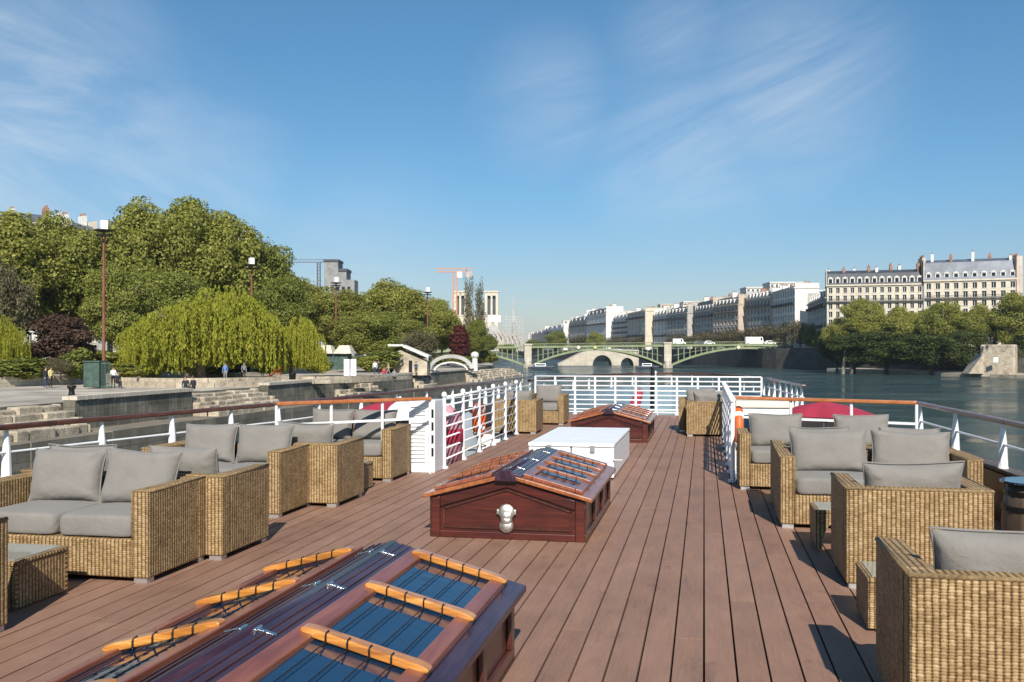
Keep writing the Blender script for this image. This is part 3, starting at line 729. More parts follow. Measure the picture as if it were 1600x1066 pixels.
def parasol(label,x,y,z,r,mats,h=3.0,tilt=0):
    t=thing('parasol',label,'parasol',(x,y,z),group='parasols over the lower deck')
    n=8; mb=MB()
    for k in range(n):
        a0,a1=2*math.pi*k/n,2*math.pi*(k+1)/n
        for (r0,z0),(r1,z1) in (((.02,.0),(r*.5,-.07)),((r*.5,-.07),(r,-.17*r/.65))):
            mb.face([(r0*math.cos(a0),r0*math.sin(a0),z0),(r1*math.cos(a0),r1*math.sin(a0),z1),(r1*math.cos(a1),r1*math.sin(a1),z1),(r0*math.cos(a1),r0*math.sin(a1),z0)],mi=0 if k in mats else 1)
    c=mb.build('canopy',[M['pink'],M['white']],t); so=c.modifiers.new('t','SOLIDIFY'); so.thickness=.012
    mb=MB(); mb.tube([(0,0,.04),(0,0,-h)],.022,8); mb.build('pole',M['white'],t)
    for k in range(n):
        a=2*math.pi*k/n; mb=MB(); mb.tube([(0,0,-.35),(r*.55*math.cos(a),r*.55*math.sin(a),-.15)],.006,4); mb.build('rib',M['iron'],t)
    return t
g=W(1288,15.5,.82); parasol('open red parasol standing beyond the right cross railing',g.x,g.y,.80,.80,range(8))
g=W(625,14.2,.82); parasol('open parasol of red and white panels beyond the left cross railing',g.x,g.y,.90,.85,(3,4,5))
# folded pink parasol, tarpaulin pile, crates, seen between the bars
g=W(697,14.2); t=thing('folded_parasol','folded pink parasol with a red hem lying behind the left walkway railing','parasol',(g.x-.02,g.y-.3,0))
mb=MB(); mb.tube([(0,.3,-.1),(0,.3,.48),(0,.3,.66),(0,.3,.84)],[.26,.26,.25,.06],10,sx=1); mb.build('folded_canopy',M['pinkpale'],t,smooth=True)
mb=MB(); mb.lathe([(.265,.26),(.285,.28),(.285,.45),(.265,.47)],12,(0,.3,0)); mb.build('red_hem',M['pink'],t,smooth=True)
mb=MB(); mb.tube([(0,.3,-2.2),(0,.3,-.1)],.02,8); mb.build('pole',M['white'],t)
g=W(768,17.3); t=thing('covered_grill','grey tarpaulin draped over a tall shape behind the left walkway railing','cover',(g.x-.45,g.y,-2.2))
mb=MB(); mb.lathe([(.34,0),(.32,.8),(.30,1.7),(.24,2.4),(.16,2.65),(.001,2.72)],14); o=mb.build('tarpaulin',M['grey_tarp'],t,smooth=True)
for v in o.data.vertices: v.co+=Vector((mnoise.noise(v.co*3),mnoise.noise(v.co*3+Vector((9,0,0))),0))*.12
mb=MB(); ring(mb,(0,0,2.1),.34,.012,20,5,'xy'); mb.build('tie_rope',M['rope'],t)
g=W(720,16.2); t=thing('wooden_crate','stack of brown slatted crates in the left stair well','crate',(g.x-.6,g.y,-2.2))
for k in range(5):
    mb=MB()
    for zz in (.03,.19,.35): mb.box(-.42,.42,-.3,.3,k*.52+zz,k*.52+zz+.12)
    mb.box(-.40,.40,-.28,.28,k*.52+.02,k*.52+.49); mb.build('crate_box',M['brownwood'],t)
g=W(745,17.6); t=thing('white_crate','white plastic crate in the left stair well','crate',(g.x-.35,g.y+.3,-2.2))
mb=MB(); mb.box(-.3,.3,-.3,.3,0,2.35); mb.build('locker_body',M['white'],t,bevel=.02); mb=MB(); mb.box(-.33,.33,-.33,.33,2.352,2.42); mb.build('lid',M['white'],t,bevel=.01)
# stair hood right
g=W(1195,14.3); t=thing('stair_hood','cream roofed stair hood beyond the right cross railing','stair hood',(g.x,g.y,-2.2))
mb=MB(); mb.box(-.42,.42,0,1.2,2.96,3.06); mb.build('hood_roof',M['cream'],t,bevel=.02)
mb=MB(); mb.box(-.38,.38,.03,1.16,0,2.955); mb.build('hood_wall',M['white'],t)
mb=MB(); mb.box(-.30,.30,.015,.028,2.55,2.86); mb.build('dark_window',M['skyglass'],t)
# foredeck: dark mast, white staff, red parasol leaning
g=W(1019,27); t=thing('fore_mast','slim dark mast with a white staff on the foredeck','mast',(g.x,g.y,-2.1))
mb=MB(); mb.tube([(0,0,0),(0,0,2.6),(0,0,3.28)],[.07,.06,.045],10); mb.build('mast_pole',M['iron'],t); mb=MB(); mb.tube([(.10,0,0),(.10,0,3.1)],.015,6); mb.lathe([(.001,3.08),(.035,3.12),(.001,3.17)],8,(.10,0,0)); mb.build('staff',M['white'],t)
g=W(990,26); t=thing('leaning_parasol','furled red parasol leaning on the foredeck behind the bow railing','parasol',(g.x,g.y,-2.1))
mb=MB(); mb.tube([(-.35,0,1.1),(-.05,0,2.0),(.15,0,2.6),(.18,0,2.72)],[.09,.17,.12,.02],10); mb.build('furled_canopy',M['pink'],t,smooth=True)
mb=MB(); mb.tube([(-.8,0,0),(-.35,0,1.1)],.02,6); mb.build('pole',M['white'],t)
import numpy as np
# ------------------------------------------------------------------ terrain
QZ=-1.4; SZ=3.0
def poly_slab(name,pts,z0,z1,mats,kind='structure'):
    mb=MB(); mb.face([(p[0],p[1],z1) for p in pts],mi=0)
    acc=0
    for i in range(len(pts)):
        p,q=pts[i],pts[(i+1)%len(pts)]; Ln=math.hypot(q[0]-p[0],q[1]-p[1])
        mb.face([(p[0],p[1],z0),(q[0],q[1],z0),(q[0],q[1],z1),(p[0],p[1],z1)],[(acc,z0),(acc+Ln,z0),(acc+Ln,z1),(acc,z1)],mi=1); acc+=Ln
    o=mb.build(name,mats); o['kind']=kind; return o
xy=lambda px,D:(W(px,D).x,W(px,D).y)
water_m,nt,bs=newmat('river_water')
v=coord(nt,'Object',(1,1,1))
n1=noisef(nt,coord(nt,'Object',(.16,.30,1)),1.0,7,.66,.6); n2=noisef(nt,coord(nt,'Object',(1,1,1)),2.6,4,.6); n3=noisef(nt,v,.012,3)
L(nt,ramp(nt,n3,[(.3,(.024,.048,.048)),(.7,(.038,.070,.066))]),bs.inputs['Base Color'])
L(nt,ramp(nt,noisef(nt,coord(nt,'Object',(.035,.06,1)),1.0,4,.6),[(.4,(.03,.03,.03)),(.62,(.22,.22,.22))]),bs.inputs['Roughness']); bs.inputs['IOR'].default_value=1.33
n5=noisef(nt,coord(nt,'Object',(.045,.085,1)),1.0,4,.6,.4)
h=math_(nt,'ADD',math_(nt,'MULTIPLY',n1,.95),math_(nt,'MULTIPLY',n2,.22)); h=math_(nt,'ADD',h,math_(nt,'MULTIPLY',n5,2.6))
bump(nt,h,1.0,2.4,bs)
mb=MB(); mb.face([(-2500,-600,WATER),(2500,-600,WATER),(2500,4000,WATER),(-2500,4000,WATER)]); o=mb.build('river_water',water_m); o['kind']='structure'
# left bank
LB=[(-37.0,-60),(-37.5,62),(-37.6,71),(-36,90),(-37,118),(-41,150),xy(772,215),xy(765,300),xy(752,358)]
poly_slab('left_quay_ground',LB+[xy(700,420),xy(560,480),(-600,500),(-600,-60)],WATER-1,QZ,[M['paving'],M['stone_dark']])
LB2=[xy(752,366),xy(775,520),xy(800,800),xy(812,1300),(-2400,1500),(-1200,366)]
poly_slab('island_ground',LB2,WATER-1,2.0,[M['paving'],M['stone_pale']])
# raised sandy / grassy bank inland of the quay
poly_slab('park_terrace',[(-62,40),(-58,75),(-56,110),(-58,150),(-66,200),(-85,300),(-400,380),(-400,40)],QZ-.2,-.55,[M['earth'],M['stone_pale']])
poly_slab('park_lawn',[(-74,30),(-70,80),(-68,120),(-72,160),(-82,220),(-110,330),(-420,420),(-420,30)],-.8,.15,[M['grass'],M['stone_pale']])
# right bank
RB=[(140,-60),(95,120),xy(1700,190),xy(1600,222),xy(1530,228),xy(1480,243),xy(1380,270),xy(1292,300)]
ROWF=[(1288,330),(1262,352),(1240,362),(1205,390),(1163,422),(1118,455),(1084,488),(1050,528),(1020,560),(985,610),(955,665),(925,720),(890,800),(855,900),(826,1100)]
def toward(p,d):  # offset in front (river side) of the row
    return (p[0]-d*.75,p[1]-d*.66)
RW=[toward(xy(*p),16) for p in ROWF]
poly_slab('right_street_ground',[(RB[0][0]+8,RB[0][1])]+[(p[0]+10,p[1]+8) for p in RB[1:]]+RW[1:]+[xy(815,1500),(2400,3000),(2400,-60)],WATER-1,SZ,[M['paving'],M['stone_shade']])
low=RB[2:]; poly_slab('right_low_quay',low+[(p[0]+10.5,p[1]+8.5) for p in reversed(low)],WATER-1,WATER+.9,[M['paving'],M['stone_pale']])
# ------------------------------------------------------------------ foliage
def leafmesh(name,blobs,count,size,mat,seed,droop=0,zmin=None,flat=.35):
    rng=np.random.default_rng(seed); B=np.array([(b[0],b[1],b[2],b[3],b[4]) for b in blobs],float)
    wt=B[:,3]*B[:,4]; wt=wt/wt.sum(); idx=rng.choice(len(B),count,p=wt); b=B[idx]
    d=rng.normal(size=(count,3)); d/=np.linalg.norm(d,axis=1)[:,None]
    rad=np.where(rng.random(count)<.78,rng.uniform(.82,1.06,count),rng.uniform(.3,.85,count))
    # uneven surface
    rad*=1+.12*np.sin(d[:,0]*7+idx)*np.sin(d[:,1]*6+idx*2)+.10*np.sin(d[:,2]*9+idx*3)
    P=b[:,:3]+d*rad[:,None]*np.stack([b[:,3],b[:,3],b[:,4]],1)
    if zmin is not None:
        keep=P[:,2]>zmin+rng.uniform(0,1.2,count); P=P[keep]; d=d[keep]; count=len(P)
    nrm=d*.75+np.array([0,0,.30])+rng.normal(size=(count,3))*.50; nrm/=np.linalg.norm(nrm,axis=1)[:,None]
    ref=rng.normal(size=(count,3)); a=np.cross(nrm,ref); a/=np.linalg.norm(a,axis=1)[:,None]; c=np.cross(nrm,a)
    s=size*rng.uniform(.6,1.35,count)[:,None]
    V=np.stack([P-a*s*.5-c*s*.32,P+a*s*.1-c*s*.5,P+a*s*.55+c*s*.1,P-a*s*.05+c*s*.5],1).reshape(-1,3)
    return rawquads(name,V,mat)
def rawquads(name,V,mat):
    n=len(V)//4; me=bpy.data.meshes.new(name); me.vertices.add(len(V)); me.vertices.foreach_set('co',V.astype(np.float32).ravel())
    me.loops.add(n*4); me.loops.foreach_set('vertex_index',np.arange(n*4,dtype=np.int32)); me.polygons.add(n)
    me.polygons.foreach_set('loop_start',np.arange(0,n*4,4,dtype=np.int32)); me.polygons.foreach_set('loop_total',np.full(n,4,dtype=np.int32))
    me.materials.append(mat); me.update(calc_edges=True); return me
def blobs_for(seed,rx,zlo,zhi,n,br=.34):
    rnd=random.Random(seed); out=[(0,0,(zlo+zhi)/2,rx*.62,(zhi-zlo)*.36)]
    for i in range(n):
        a=rnd.uniform(0,2*math.pi); t=rnd.uniform(-1,1); rr=math.sqrt(max(0,1-t*t))
        k=rnd.uniform(.55,.80); s=rnd.uniform(.7,1.25)*br*rx
        out.append((math.cos(a)*rr*rx*k,math.sin(a)*rr*rx*k,(zlo+zhi)/2+t*(zhi-zlo)*.5*k,s,s*.8))
    return out
def trunk_mesh(name,mat,h,r,limbs,seed,spread=.5,multi=1):
    rnd=random.Random(seed); mb=MB()
    for m in range(multi):
        ox=(m-(multi-1)/2)*r*2.2; lean=rnd.uniform(-.04,.04)*h
        pts=[(ox,0,-.4),(ox+lean*.2,0,h*.2),(ox+lean*.6,lean*.3,h*.45),(ox+lean,lean*.4,h*.8)]
        mb.tube(pts,[r*1.35,r,r*.8,r*.3],9)
        for i in range(limbs):
            a=rnd.uniform(0,2*math.pi); z=h*rnd.uniform(.28,.6); ln=h*spread*rnd.uniform(.6,1)
            p0=Vector((ox+lean*.6,lean*.3,z)); p1=p0+Vector((math.cos(a)*ln*.45,math.sin(a)*ln*.45,ln*.35)); p2=p1+Vector((math.cos(a)*ln*.35,math.sin(a)*ln*.35,ln*.5))
            mb.tube([p0,p1,p2],[r*.5,r*.32,r*.1],6)
            for q in range(3):
                b=a+rnd.uniform(-.9,.9); mb.tube([p1,p1+Vector((math.cos(b)*ln*.4,math.sin(b)*ln*.4,ln*.35))],[r*.22,r*.06],5)
    o=mb.build(name,mat,smooth=True); me=o.data; bpy.data.objects.remove(o); return me
TR={}
def proto(kind,crown,trunk): TR[kind]=(crown,trunk)
for i in range(3):
    proto('plane%d'%i,leafmesh('plane_crown',blobs_for(10+i,9.0,2.8,20,60,.24),62000,.30,M['leaf_plane'],i,zmin=2.0),trunk_mesh('plane_trunk',M['bark_pale'],17,.42,7,i))
for i in range(2):
    proto('dark%d'%i,leafmesh('dark_crown',blobs_for(30+i,9.0,2.0,20,52,.25),46000,.33,M['leaf_dark'],40+i,zmin=1.5),trunk_mesh('dark_trunk',M['bark'],17,.4,6,40+i))
proto('shade_low',leafmesh('shade_low_crown',blobs_for(33,9.0,3.6,20,46,.26),34000,.36,M['leaf_shade'],44,zmin=2.6),trunk_mesh('shade_low_trunk',M['bark'],15,.4,6,44))  # low quay trees with their shade put into the leaf colour
proto('brown',leafmesh('brown_crown',blobs_for(50,9.0,2.0,20,18),17000,.60,M['leaf_brown'],50,zmin=.3),trunk_mesh('brown_trunk',M['bark'],16,.4,6,50))
proto('red',leafmesh('red_crown',[(0,0,z,9*math.sin(math.pi*(z+1)/22)**.6,2.6) for z in (3,6,9,12,15,18)],9000,.9,M['leaf_red'],51,zmin=.3),trunk_mesh('red_trunk',M['bark'],16,.3,4,51))
proto('spring',leafmesh('spring_crown',blobs_for(60,9.0,4.0,20,24),7500,.50,M['leaf_spring'],60,zmin=1.5),trunk_mesh('spring_trunk',M['bark'],19,.35,12,60,.75))
proto('shrub',leafmesh('shrub_crown',blobs_for(70,9.0,0,20,12,.42),7000,1.3,M['leaf_dark'],70,zmin=0),trunk_mesh('shrub_trunk',M['bark'],12,.4,4,70))
proto('shrub_bright',leafmesh('bright_shrub_crown',blobs_for(71,9.0,0,20,12,.42),7000,1.3,M['leaf_plane'],71,zmin=0),trunk_mesh('bright_shrub_trunk',M['bark'],12,.4,4,71))
# poplar: narrow upright sprays
rng=np.random.default_rng(5)
proto('poplar',leafmesh('poplar_crown',[(rng.normal()*1.8,rng.normal()*1.8,z,5.5*(1-abs(z-7)/15)+.8,2.6) for z in np.linspace(2,19,22)],4200,.55,M['leaf_spring'],80,zmin=.8),trunk_mesh('poplar_trunk',M['bark'],20,.3,9,80,.35))
# willow: curtains of hanging strands
def willow_mesh(seed,nstr=1500):
    rng=np.random.default_rng(seed); Q=[]
    rnd=random.Random(seed); domes=[(2.6,0,15.2,4.2,4.6),(3.4,2,14.2,4,4),(-1.2,0,12.4,4.6,4.2),(-5.2,.5,9.2,3.9,3.6),(-3.2,-2.5,10.6,3.6,3.6),(6.6,0,11.0,3.0,3.6),(.8,-3.0,12.6,4,4)]+[(xx,rnd.uniform(-3.5,3.5),17.0-abs(xx-2.6)*(1.0 if xx<2.6 else 1.3)-rnd.uniform(2.5,5.5),rnd.uniform(1.3,2.4),rnd.uniform(1.8,3.4)) for xx in [rnd.uniform(-7.5,8) for _ in range(22)]]
    V=[]
    for i in range(nstr):
        d=domes[rnd.randrange(len(domes))]; a=rnd.uniform(0,2*math.pi); r=math.sqrt(rnd.random())
        x=d[0]+math.cos(a)*r*d[3]; y=d[1]+math.sin(a)*r*d[3]; z=d[2]+math.sqrt(max(0,1-r*r))*d[4]
        end=max(rnd.choice((1.0,1.6,2.4,3.6,5.5))+rnd.uniform(-.6,1.2)+(1.6 if -1<x<7 else 0),1.0) if r>.6 else rnd.uniform(z-6,z-1.5)
        vx=math.cos(a)*.07; vy=math.sin(a)*.07; t=0
        while z>end:
            s=rnd.uniform(.15,.30)
            for _ in range(2):
                ang=rnd.uniform(0,math.pi); ax=math.cos(ang)*s*.42; ay=math.sin(ang)*s*.42
                jx,jy=rnd.gauss(0,.10),rnd.gauss(0,.10); h=s*2.1; px,py=x+jx,y+jy
                V+= [(px-ax,py-ay,z),(px+ax*.4,py+ay*.4,z+.1),(px+ax,py+ay,z-h*.7),(px-ax*.1,py-ay*.1,z-h)]
            z-=s*1.5; x+=vx*(1-t)*2.2; y+=vy*(1-t)*2.2; t=min(1,t+.12)
            x+=rnd.gauss(0,.03)
    return rawquads('willow_crown',np.array(V),M['leaf_willow'])
proto('willow0',willow_mesh(1),trunk_mesh('willow_trunk',M['bark'],13,.5,7,90,.6)); proto('willow1',willow_mesh(2,1300),trunk_mesh('willow_trunk',M['bark'],13,.5,7,91,.6))
def tree(kind,name,label,cat,px,D,toppy,wpx,zb,group,rot=None,rnd=random.Random(3)):
    cr,tr=TR[kind]; H=ZT(toppy,D)-zb; wm=wpx*D/F
    rot=rnd.uniform(0,6.28) if rot is None else rot
    p=W(px,D,zb); t=thing(name,label,cat,p,rot,group); t.scale=(wm/18.5,wm/18.5,H/20.5)
    for n,me in (('crown',cr),('trunk',tr)):
        o=bpy.data.objects.new(n,me); C.objects.link(o); o.parent=t
    return t
GL='trees in the left bank park'; GR='trees on the right bank quay'
PX=-.55
trees=[
('plane0','plane_tree','green plane tree at the left edge of the photo under the pale rooftops',-15,112,318,250,GL),
('plane1','plane_tree','second green plane tree from the left edge, left of the tall red lamp post',95,120,322,200,GL),
('plane2','plane_tree','lower green tree filling the gap behind the tall red lamp post',172,150,338,170,GL),
('plane1','plane_tree','tall plane tree directly right of the tall red lamp post',232,128,300,200,GL),
('plane0','plane_tree','tallest round plane tree of the left bank above the big willow',312,132,292,230,GL),
('dark0','plane_tree','tall tree on the right slope of the big clump, left of the second lamp',398,140,345,160,GL),
('dark1','dark_tree','dark tree in shade under the tallest plane tree, left of the willow',190,108,400,130,GL),
('dark0','dark_tree','dark green tree behind the middle of the willow',262,116,400,170,GL),
('plane2','plane_tree','green tree below the grey tower and its crane boom',478,165,424,130,GL),
('dark1','dark_tree','dark tree between the two willows, behind them',440,128,418,120,GL),
('plane0','plane_tree','green tree right of the third lamp globe',545,175,448,130,GL),
('plane1','plane_tree','round topped green tree in the middle of the left bank row',612,180,430,150,GL),
('plane2','plane_tree','green tree touching the fourth lamp globe',672,195,455,100,GL),
('dark0','dark_tree','lower dark tree behind the white kiosk awnings',575,140,478,130,GL),
('plane1','plane_tree','last full green tree before the thin poplars',690,205,480,70,GL),
('dark1','dark_tree','dark round tree behind the stone pavilion',636,150,492,110,GL),
('brown','copper_tree','purple brown tree left of the tall red lamp post',100,92,488,110,GL),
('red','red_tree','small dark red tree below the orange tower crane',718,190,508,34,GL),
('dark1','dark_tree','grey green bushy tree just right of the dark red tree',744,200,492,44,GL),
('spring','bare_tree','pale budding tree behind the curved sculpture',655,128,512,62,GL),
('spring','bare_tree','bare grey tree at the left edge in front of the plane trees',8,100,395,95,GL),
('poplar','poplar_tree','left of two thin poplars in front of the cathedral towers',734,235,430,32,GL),
('poplar','poplar_tree','right of two thin poplars in front of the cathedral towers',750,240,440,34,GL),
('plane2','leafy_tree','small green tree at the left end of the bridge',792,395,536,34,GL),
('dark0','dark_tree','dark green tree between the thin poplars and the cathedral wall',760,300,518,40,GL),
]
for k,n,l,px,D,ty,w,g in trees: tree(k,n,l,'tree',px,D,ty,w,PX if D<300 else 0,g)
tree('willow0','willow_tree','big yellow green weeping willow in the middle of the left bank','willow',314,98,440,238,-1.0,'weeping willows',AZ)
tree('willow1','willow_tree','smaller yellow green willow right of the big willow','willow',455,104,490,100,-1.0,'weeping willows',AZ+.2)
tree('willow1','willow_tree','low yellow green willow left of the big willow beside the red lamp post','willow',212,102,505,90,-1.0,'weeping willows',2.1)
tree('willow0','willow_tree','bright willow cut by the left edge of the photo','willow',5,88,486,95,-1.0,'weeping willows',2.6)
shr=[('shrub','dark clipped shrub in the shade at the far left edge',20,84,556,90),('shrub_bright','bright green low bush behind the walking couple',50,86,572,60),('spring','pale dry bush right of the walking couple',95,86,558,44),
('shrub','dark bush behind the green metal kiosk',128,88,540,60),('shrub','dark bush under the purple brown tree',150,100,545,70),('shrub','tall dark bush at the left edge behind the bright willow',40,100,535,80),('shrub_bright','low green bush right of the tall red lamp post',195,92,566,60),('shrub','dark hedge under the left skirt of the big willow',215,108,556,90),
('shrub','dark hedge behind the trunks of the big willow',330,112,552,150),('shrub','dark hedge between the two right willows',420,114,550,90),('shrub','dark hedge left of the kiosk',495,118,548,70),
('shrub','dark hedge right of the white sign panel',590,122,545,70),('shrub_bright','green bush left of the stone pavilion',578,118,556,40),('shrub','dark yew bush behind the curved sculpture',700,185,552,70),
('shrub_bright','green bush at the end of the quay near the bridge',766,215,552,40),('shrub','dark bush between the red tree and the bridge',742,205,545,50)]
for k,l,px,D,ty,w in shr: tree(k,'shrub',l,'shrub',px,D,ty,w,-.9,'shrubs in the left bank park')
rt=[('plane0','left one of the quay trees, in front of the dark house corner',1345,268,460,92),('plane1','tall quay tree in front of the join of the two big houses',1408,262,474,84),
('plane2','broad quay tree hiding the lower storeys of the right house',1480,252,462,96),('plane1','quay tree right of centre under the tall end chimney',1536,246,470,80),('plane0','paler quay tree squeezed behind the broad one',1446,272,478,80),('plane1','low quay tree at the left end of the quay row',1312,272,492,56),('plane0','quay tree cut by the right edge of the photo',1598,238,450,120),
('shade_low','dark shaded tree low on the quay below the house join',1385,258,510,140),('shade_low','dark shaded tree low on the quay under the right house',1455,248,515,130),('shade_low','dark shaded tree low on the quay below the dark house corner',1335,265,515,110),('shade_low','dark shaded tree beside the lit stone buttress',1512,240,508,80),('shade_low','dark shaded tree by the right bridge abutment',1308,280,505,62),('shade_low','dark foliage behind and right of the lit stone buttress',1612,235,500,70)]
for k,l,px,D,ty,w in rt: tree(k,'quay_tree',l,'tree',px,D,ty,w,WATER-.6 if k=='shade_low' else SZ-4,GR)
bt=[(1060,470,522,50,'spring'),(1100,440,516,60,'spring'),(1140,420,512,56,'spring'),(1180,392,506,60,'spring'),(1215,372,502,60,'spring'),(1250,350,498,60,'spring'),(1275,330,500,50,'dark0'),
(870,560,514,44,'dark1'),(905,600,522,46,'spring'),(930,590,516,36,'plane0'),(965,600,524,44,'spring'),(1005,560,522,50,'spring'),(835,640,528,34,'dark0'),(1285,312,512,34,'dark1')]
nm={0:'leftmost',1:'second',2:'third',3:'fourth',4:'fifth',5:'sixth'}
lab2=['budding tree behind the bridge, just right of its middle stone pier','budding tree above the bridge behind the small white car','budding tree above the crown of the right arch','budding tree behind the long white van on the bridge','budding tree below the white gable wall','budding tree at the right end of the bridge','dark tree beside the right end of the bridge','dark green round tree above the left stone pier of the bridge','brownish tree above the left arch, right of the dark round tree','bright green tree above the yellow bridge sign','brownish tree left of the cream house row above the bridge','brownish tree left of the middle stone pier','small dark green tree right of the cathedral apse','small dark tree at the foot of the dark house corner']
for (px,D,ty,w,k),l in zip(bt,lab2): tree(k,'street_tree',l,'tree',px,D,ty,w,SZ-2 if k=='spring' else SZ-3,'trees along the far right street')
# ------------------------------------------------------------------ quay walls and steps on the left bank
def quay_wall(label,y0,y1,x0,x1,ztop=-1.25):
    LW=-3.05
    t=thing('quay_wall',label,'wall',group='dark quay wall lengths'); mb=MB()
    mb.bar((x0,y0,(WATER-.5+ztop)/2),(x1,y1,(WATER-.5+ztop)/2),.8,ztop-WATER+.5); mb.build('wall',M['stone_dark'],t)
    mb=MB(); mb.bar((x0+.03,y0,ztop+.13),(x1+.03,y1,ztop+.13),1.0,.24); mb.build('coping',M['stone_pale'],t); return t
def X_at(px,y0=None): return None
def qpt(px,x):   # point of the quay line x seen at image column px
    u=(px-800)/F; D=x/(-SA+u*CA); return D
def qseg(px0,px1,x): 
    D0,D1=qpt(px0,x),qpt(px1,x); return W(px0,D0).y,W(px1,D1).y
ws=[('dark quay wall below the green metal kiosk',108,292),('dark quay wall in front of the two willows',412,512),('dark quay wall below the white sign panel',578,640),('dark quay wall below the curved sculpture',668,722)]
for l,a,b in ws:
    y0,y1=qseg(a,b,-36.6); quay_wall(l,y0,y1,-36.6,-36.6)
ss=[('pale stone steps at the far left of the quay',-90,106,4),('pale stepped bank between the two dark quay walls',294,410,5),('pale stepped bank left of the white sign panel',514,576,4),('pale stone steps under the stone pavilion',642,666,4),('pale stone bank at the bridge end of the quay',724,800,5)]
rs=random.Random(5)
for l,a,b,n in ss:
    x=-36.6; y0,y1=qseg(a,b,x); t=thing('stone_steps',l,'steps',group='pale stone steps of the quay')
    for i in range(n):
        z1=-1.45-i*(1.45/n); mb=MB(); xx=x-.2+i*.62; yy=y0+.05
        while yy<y1-.1:
            ln=min(rs.uniform(.9,2.6),y1-yy); mb.box(xx-.9,xx+rs.uniform(-.15,.15),yy,yy+ln-.03,WATER-.3,z1-rs.uniform(-.03,.12)); yy+=ln
        mb.build('step',M['stone_rough'],t,bevel=.07,seg=1)
t=thing('quay_ledge','low brownish stone ledge running along the foot of the left quay','ledge'); mb=MB(); yy=20
while yy<150: ln=rs.uniform(5,9); mb.box(-37,-33.8+rs.uniform(-.05,.05),yy,yy+ln-.04,WATER-1,-3.05+rs.uniform(-.04,.04)); yy+=ln
mb.build('stone_block',M['stone_brown'],t)
# low curved terrace walls
def arcwall(label,pts,h,th=.5,zb=QZ):
    t=thing('terrace_wall',label,'wall',group='low curved terrace walls'); mb=MB()
    for a,b in zip(pts,pts[1:]): mb.bar((a[0],a[1],zb+h/2),(b[0],b[1],zb+h/2),th,h)
    mb.build('wall',M['stone_rough'],t)
for l,px0,px1,D0,D1,h in [('low curved wall nearest the two seated dark figures',190,420,84,86,.45),('low curved wall under the big willow',180,470,90,96,.6),('low curved wall left of the kiosk',430,600,98,104,.55),('low wall in front of the white sign panel',440,640,90,106,.4)]:
    pts=[]
    for i in range(9):
        s=i/8; D=D0+(D1-D0)*s-5*math.sin(math.pi*s); p=W(px0+(px1-px0)*s,D); pts.append((p.x,p.y))
    arcwall(l,pts,h)
# ------------------------------------------------------------------ lamp posts
for (px,D,ty,l) in ((162,80,346,'tallest red lamp post with a square white lantern, nearest the boat'),(393,111,404,'red lamp post with white lantern behind the big willow'),(525,140,434,'lamp post with white lantern above the kiosk awnings'),(668,163,450,'farthest lamp post whose white lantern stands against the trees')):
    p=W(px,D,QZ if D<100 else -.6); H=ZT(ty,D)-p.z; t=thing('street_lamp',l,'lamp post',p,0,'tall park lamp posts')
    mb=MB(); mb.tube([(0,0,0),(0,0,2.2)],[.20,.17],10); mb.build('base_sleeve',M['concrete'],t)
    mb=MB(); mb.tube([(0,0,2.2),(0,0,H*.6),(0,0,H-.9)],[.14,.12,.09],10); mb.build('pole',M['lamp_post'],t)
    mb=MB(); ring(mb,(0,0,H-1.15),.62,.05,16,5,'xy')
    for k in range(4): a=R(90*k+20); mb.tube([(0,0,H-1.9),(math.cos(a)*.62,math.sin(a)*.62,H-1.15)],.035,5)
    mb.lathe([(.02,H-.95),(.75,H-.80),(.78,H-.72),(.02,H-.70)],14); mb.build('bracket',M['iron'],t)
    mb=MB(); mb.lathe([(.30,H-.70),(.38,H-.66),(.38,H-.02),(.34,H+.06),(.02,H+.08)],4); mb.build('lantern',M['lamp_glass'],t)
# ------------------------------------------------------------------ green kiosk
p=W(155,79,QZ); t=thing('metal_kiosk','green metal cage kiosk at the foot of the tallest lamp post','kiosk',p,.2)
mb=MB(); mb.box(-1.05,.25,-.6,.6,.1,2.15); mb.build('cabinet_body',M['green_metal'],t,bevel=.04)
mb=MB(); mb.box(-1.12,.32,-.68,.68,2.155,2.27); mb.build('roof',M['green_metal'],t)
mb=MB()
for i in range(7): mb.box(.42+i*.11,.46+i*.11,-.55,-.5,0,2.2)
mb.box(.38,1.15,-.57,-.48,2.0,2.1); mb.box(.38,1.15,-.57,-.48,.1,.2); mb.build('grille',M['green_metal'],t)
# kiosk with awnings, sign panel, pavilion, sculpture
p=W(525,118,-.55); t=thing('refreshment_kiosk','dark kiosk with flared white awnings under the third lamp post','kiosk',p,.15)
mb=MB(); mb.box(-1.7,1.7,-1.2,1.2,0,1.9); mb.build('kiosk_body',M['green_metal'],t)
for s in (-1,1):
    mb=MB(); cx=s*1.15
    b0=[(cx-1.1,-1.7,1.95),(cx+1.1,-1.7,1.95),(cx+1.1,1.5,1.95),(cx-1.1,1.5,1.95)]; tp=[(cx-.6,-.6,2.95),(cx+.6,-.6,2.95),(cx+.6,.6,2.95),(cx-.6,.6,2.95)]
    for i in range(4): mb.face([b0[i],b0[(i+1)%4],tp[(i+1)%4],tp[i]])
    mb.face(tp); mb.face(list(reversed(b0))); mb.build('awning',M['facade_cream'],t)
p=W(547,112,-1.2); t=thing('sign_panel','tall white double sign panel right of the kiosk','sign',p,.1)
for s in (-1,1):
    mb=MB(); mb.box(s*.40-.34,s*.40+.34,-.05,.05,0,1.95); mb.build('panel',M['car_white'],t,bevel=.02)
p=W(634,124,QZ); t=thing('stone_pavilion','pale rubble stone pavilion with a sloping white coped ramp','pavilion',p,.15)
